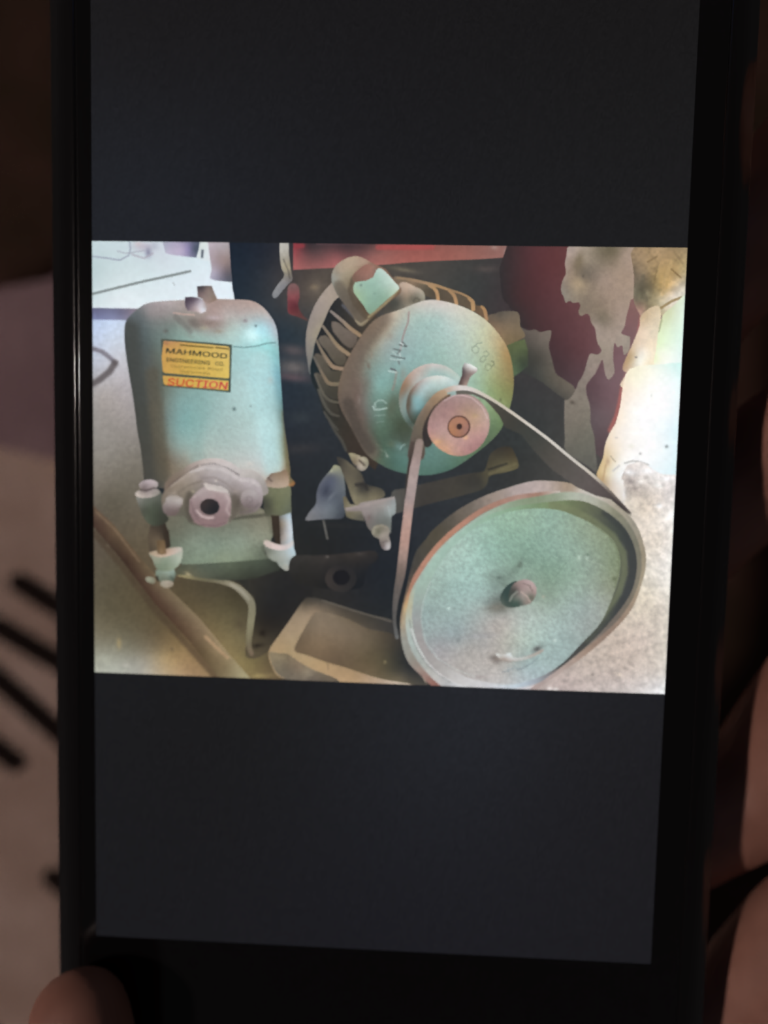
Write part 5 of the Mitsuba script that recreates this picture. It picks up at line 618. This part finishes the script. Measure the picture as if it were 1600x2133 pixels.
show('pictured_drive_belt__wrap', smooth(B7((600, 712), (490, 765), (400, 860), (320, 970), (245, 1100), (185, 1270), (150, 1430), (130, 1640), (330, 1640), (355, 1440), (345, 1300), (365, 1170), (410, 1060), (470, 950), (570, 850), (660, 795)), 3), 'belt_left')
ink('belt_shadow', [(900, 850, (84, 70, 62)), (888, 880, (62, 54, 50)), (884, 910, (50, 46, 46)), (888, 930, (54, 50, 48)), (915, 828, (112, 88, 72))], grain=.03)
show('pictured_small_pulley__groove_shadow', smooth(B7((700, 770), (600, 820), (520, 890), (450, 960), (400, 1050), (345, 1160), (318, 1290), (330, 1400), (360, 1480), (420, 1470), (460, 1400), (520, 1200), (640, 900)), 3), 'belt_shadow')  # shadow between belt and pulley, painted as a dark strip
ink('belt_run', [(866, 930, (150, 126, 116)), (862, 960, (168, 140, 134)), (856, 1000, (172, 148, 142)), (852, 1040, (166, 142, 138)), (848, 1070, (184, 146, 134)), (845, 1100, (190, 144, 128)), (842, 1130, (184, 138, 122)), (838, 1160, (160, 128, 116)), (834, 1190, (120, 100, 90)), (828, 1220, (104, 92, 86)), (824, 1260, (92, 86, 82)), (826, 1300, (84, 82, 80)), (829, 1330, (104, 106, 106))], grain=.07, fine=2.6, soft=7, grey=.25)
show('pictured_drive_belt__run', strip([(874, 922), (868, 950), (861, 990), (855, 1030), (850, 1070), (845, 1110), (840, 1155), (835, 1195), (828, 1230), (823, 1262), (822, 1295), (827, 1328)], [16, 19, 20, 20, 19, 19, 19, 18, 14, 10, 7, 7]), 'belt_run', 'dusty pink run of the belt')
ink('belt_side', [(860, 930, (78, 66, 60)), (850, 980, (64, 56, 52)), (846, 1020, (60, 54, 50))], grain=.04)
show('pictured_drive_belt__side', C2((190, 0), (235, 0), (228, 90), (180, 300), (150, 500), (130, 650), (130, 500), (148, 320), (172, 150)), 'belt_side')
# small pulley
ink('pulley', [(930, 835, (150, 118, 114)), (960, 830, (156, 126, 122)), (990, 840, (160, 130, 122)), (1010, 870, (178, 148, 134)), (1016, 900, (170, 132, 126)), (1000, 930, (158, 112, 110)), (970, 945, (166, 120, 114)), (935, 945, (192, 142, 110)), (905, 925, (196, 144, 112)), (895, 895, (166, 124, 120)), (902, 865, (152, 118, 112)), (930, 880, (168, 130, 124)), (940, 850, (152, 116, 112)), (975, 860, (166, 132, 110)), (985, 880, (176, 140, 116)), (990, 910, (176, 132, 126)), (950, 925, (180, 138, 128)), (920, 905, (174, 138, 128))],
    spots=[(970, 911, 6, 6, -30, (214, 164, 120), .8), (912, 920, 10, 5, 0, (206, 158, 108), .6), (990, 866, 8, 5, 0, (180, 150, 104), .5), (925, 865, 7, 7, 0, (142, 106, 104), .5), (948, 940, 14, 8, 0, (190, 150, 140), .4)], strokes=[([(925, 835), (945, 824), (965, 823), (985, 830), (1005, 848), (1016, 872)], 3, (196, 172, 170), .7)], grain=.06, fine=2.4, soft=8, gain=1.07)
show('pictured_small_pulley', smooth(B7((850, 775), (1000, 800), (1120, 900), (1195, 1020), (1218, 1140), (1200, 1280), (1130, 1420), (1020, 1530), (880, 1592), (720, 1590), (570, 1520), (470, 1430), (405, 1320), (390, 1210), (420, 1080), (490, 960), (600, 855), (720, 795)), 4), 'pulley', 'small rusty pink pulley on the motor shaft')
ink('shaft_gap', (86, 56, 50), grain=.03)
show('pictured_small_pulley__gap', ell(956, 889, 24, 23.5, -20), 'shaft_gap')
ink('shaft', [(945, 880, (172, 118, 92)), (965, 880, (174, 118, 94)), (955, 905, (166, 112, 86)), (945, 900, (176, 118, 84)), (972, 895, (160, 112, 100))], grain=.05)
show('pictured_small_pulley__shaft_end', ell(955.5, 889, 21, 20.5, -20), 'shaft', 'orange brown shaft end')
ink('shaft_hole', (62, 44, 42), grain=.03)
show('pictured_small_pulley__centre_hole', ell(957, 888.5, 6, 6.5), 'shaft_hole')
# ---------------------------------------------------------------- dark part of the display, and the display cut into its shown areas (no two overlap)
ink('dark_display', [(300, 100, (24, 23, 25)), (1300, 100, (22, 21, 22)), (300, 400, (29, 31, 37)), (800, 300, (24, 24, 27)), (1200, 400, (25, 25, 27)), (500, 1500, (24, 24, 26)), (1000, 1500, (32, 34, 40)), (1200, 1600, (27, 27, 31)), (800, 1900, (24, 24, 29))], grain=.1, fine=5.0, soft=60)  # lighter beside the picture: its glow painted into the colour
q = mm([(p[0], p[1]) for p in FRAME.exterior.coords])
lit = Polygon(q)
whole = box(DX0 - 32.5, DY0 + 24.4, DX1 - 32.5, DY1 + 24.4)
taken = None
def emit(key, g, b):
    parts = [p for p in getattr(g, 'geoms', [g]) if p.geom_type == 'Polygon' and p.area > 1e-5]
    if not parts:
        return
    vs, fs, n = [], [], 0
    for p in parts:
        v, f = trimesh.creation.triangulate_polygon(p, engine='earcut')
        vs.append(np.column_stack([v / 1000, np.full(len(v), Z0)])); fs.append(np.asarray(f) + n); n += len(v)
    scene[key] = mikit.ply((np.vstack(vs), np.vstack(fs)), 'ink_' + b)
plan = []
for key, g, b in SHOWN[::-1]:
    w = Polygon
    polys = [Polygon(mm(p.exterior.coords), [mm(r.coords) for r in p.interiors]) for p in getattr(g, 'geoms', [g]) if p.geom_type == 'Polygon']
    s = unary_union([p.buffer(0) for p in polys]).intersection(lit).intersection(whole)
    seen = s if taken is None else s.difference(taken)
    plan.append((key, seen, b))
    taken = s if taken is None else taken.union(s)
for key, seen, b in plan[::-1]:
    emit(key, seen, b)
for g in sorted((g for g in getattr(whole.difference(taken), 'geoms', [whole.difference(taken)]) if g.area > 5), key=lambda g: -g.centroid.y):
    k = 'smartphone__dark_display' + ('_001' if 'smartphone__dark_display' in scene else '')
    emit(k, g, 'dark_display')
    tag(k, 'black bar of the display %s the picture' % ('below' if k.endswith('1') else 'above'))
labels = {k: v for k, v in labels.items() if k in scene or any(s.startswith(k + '__') for s in scene)}
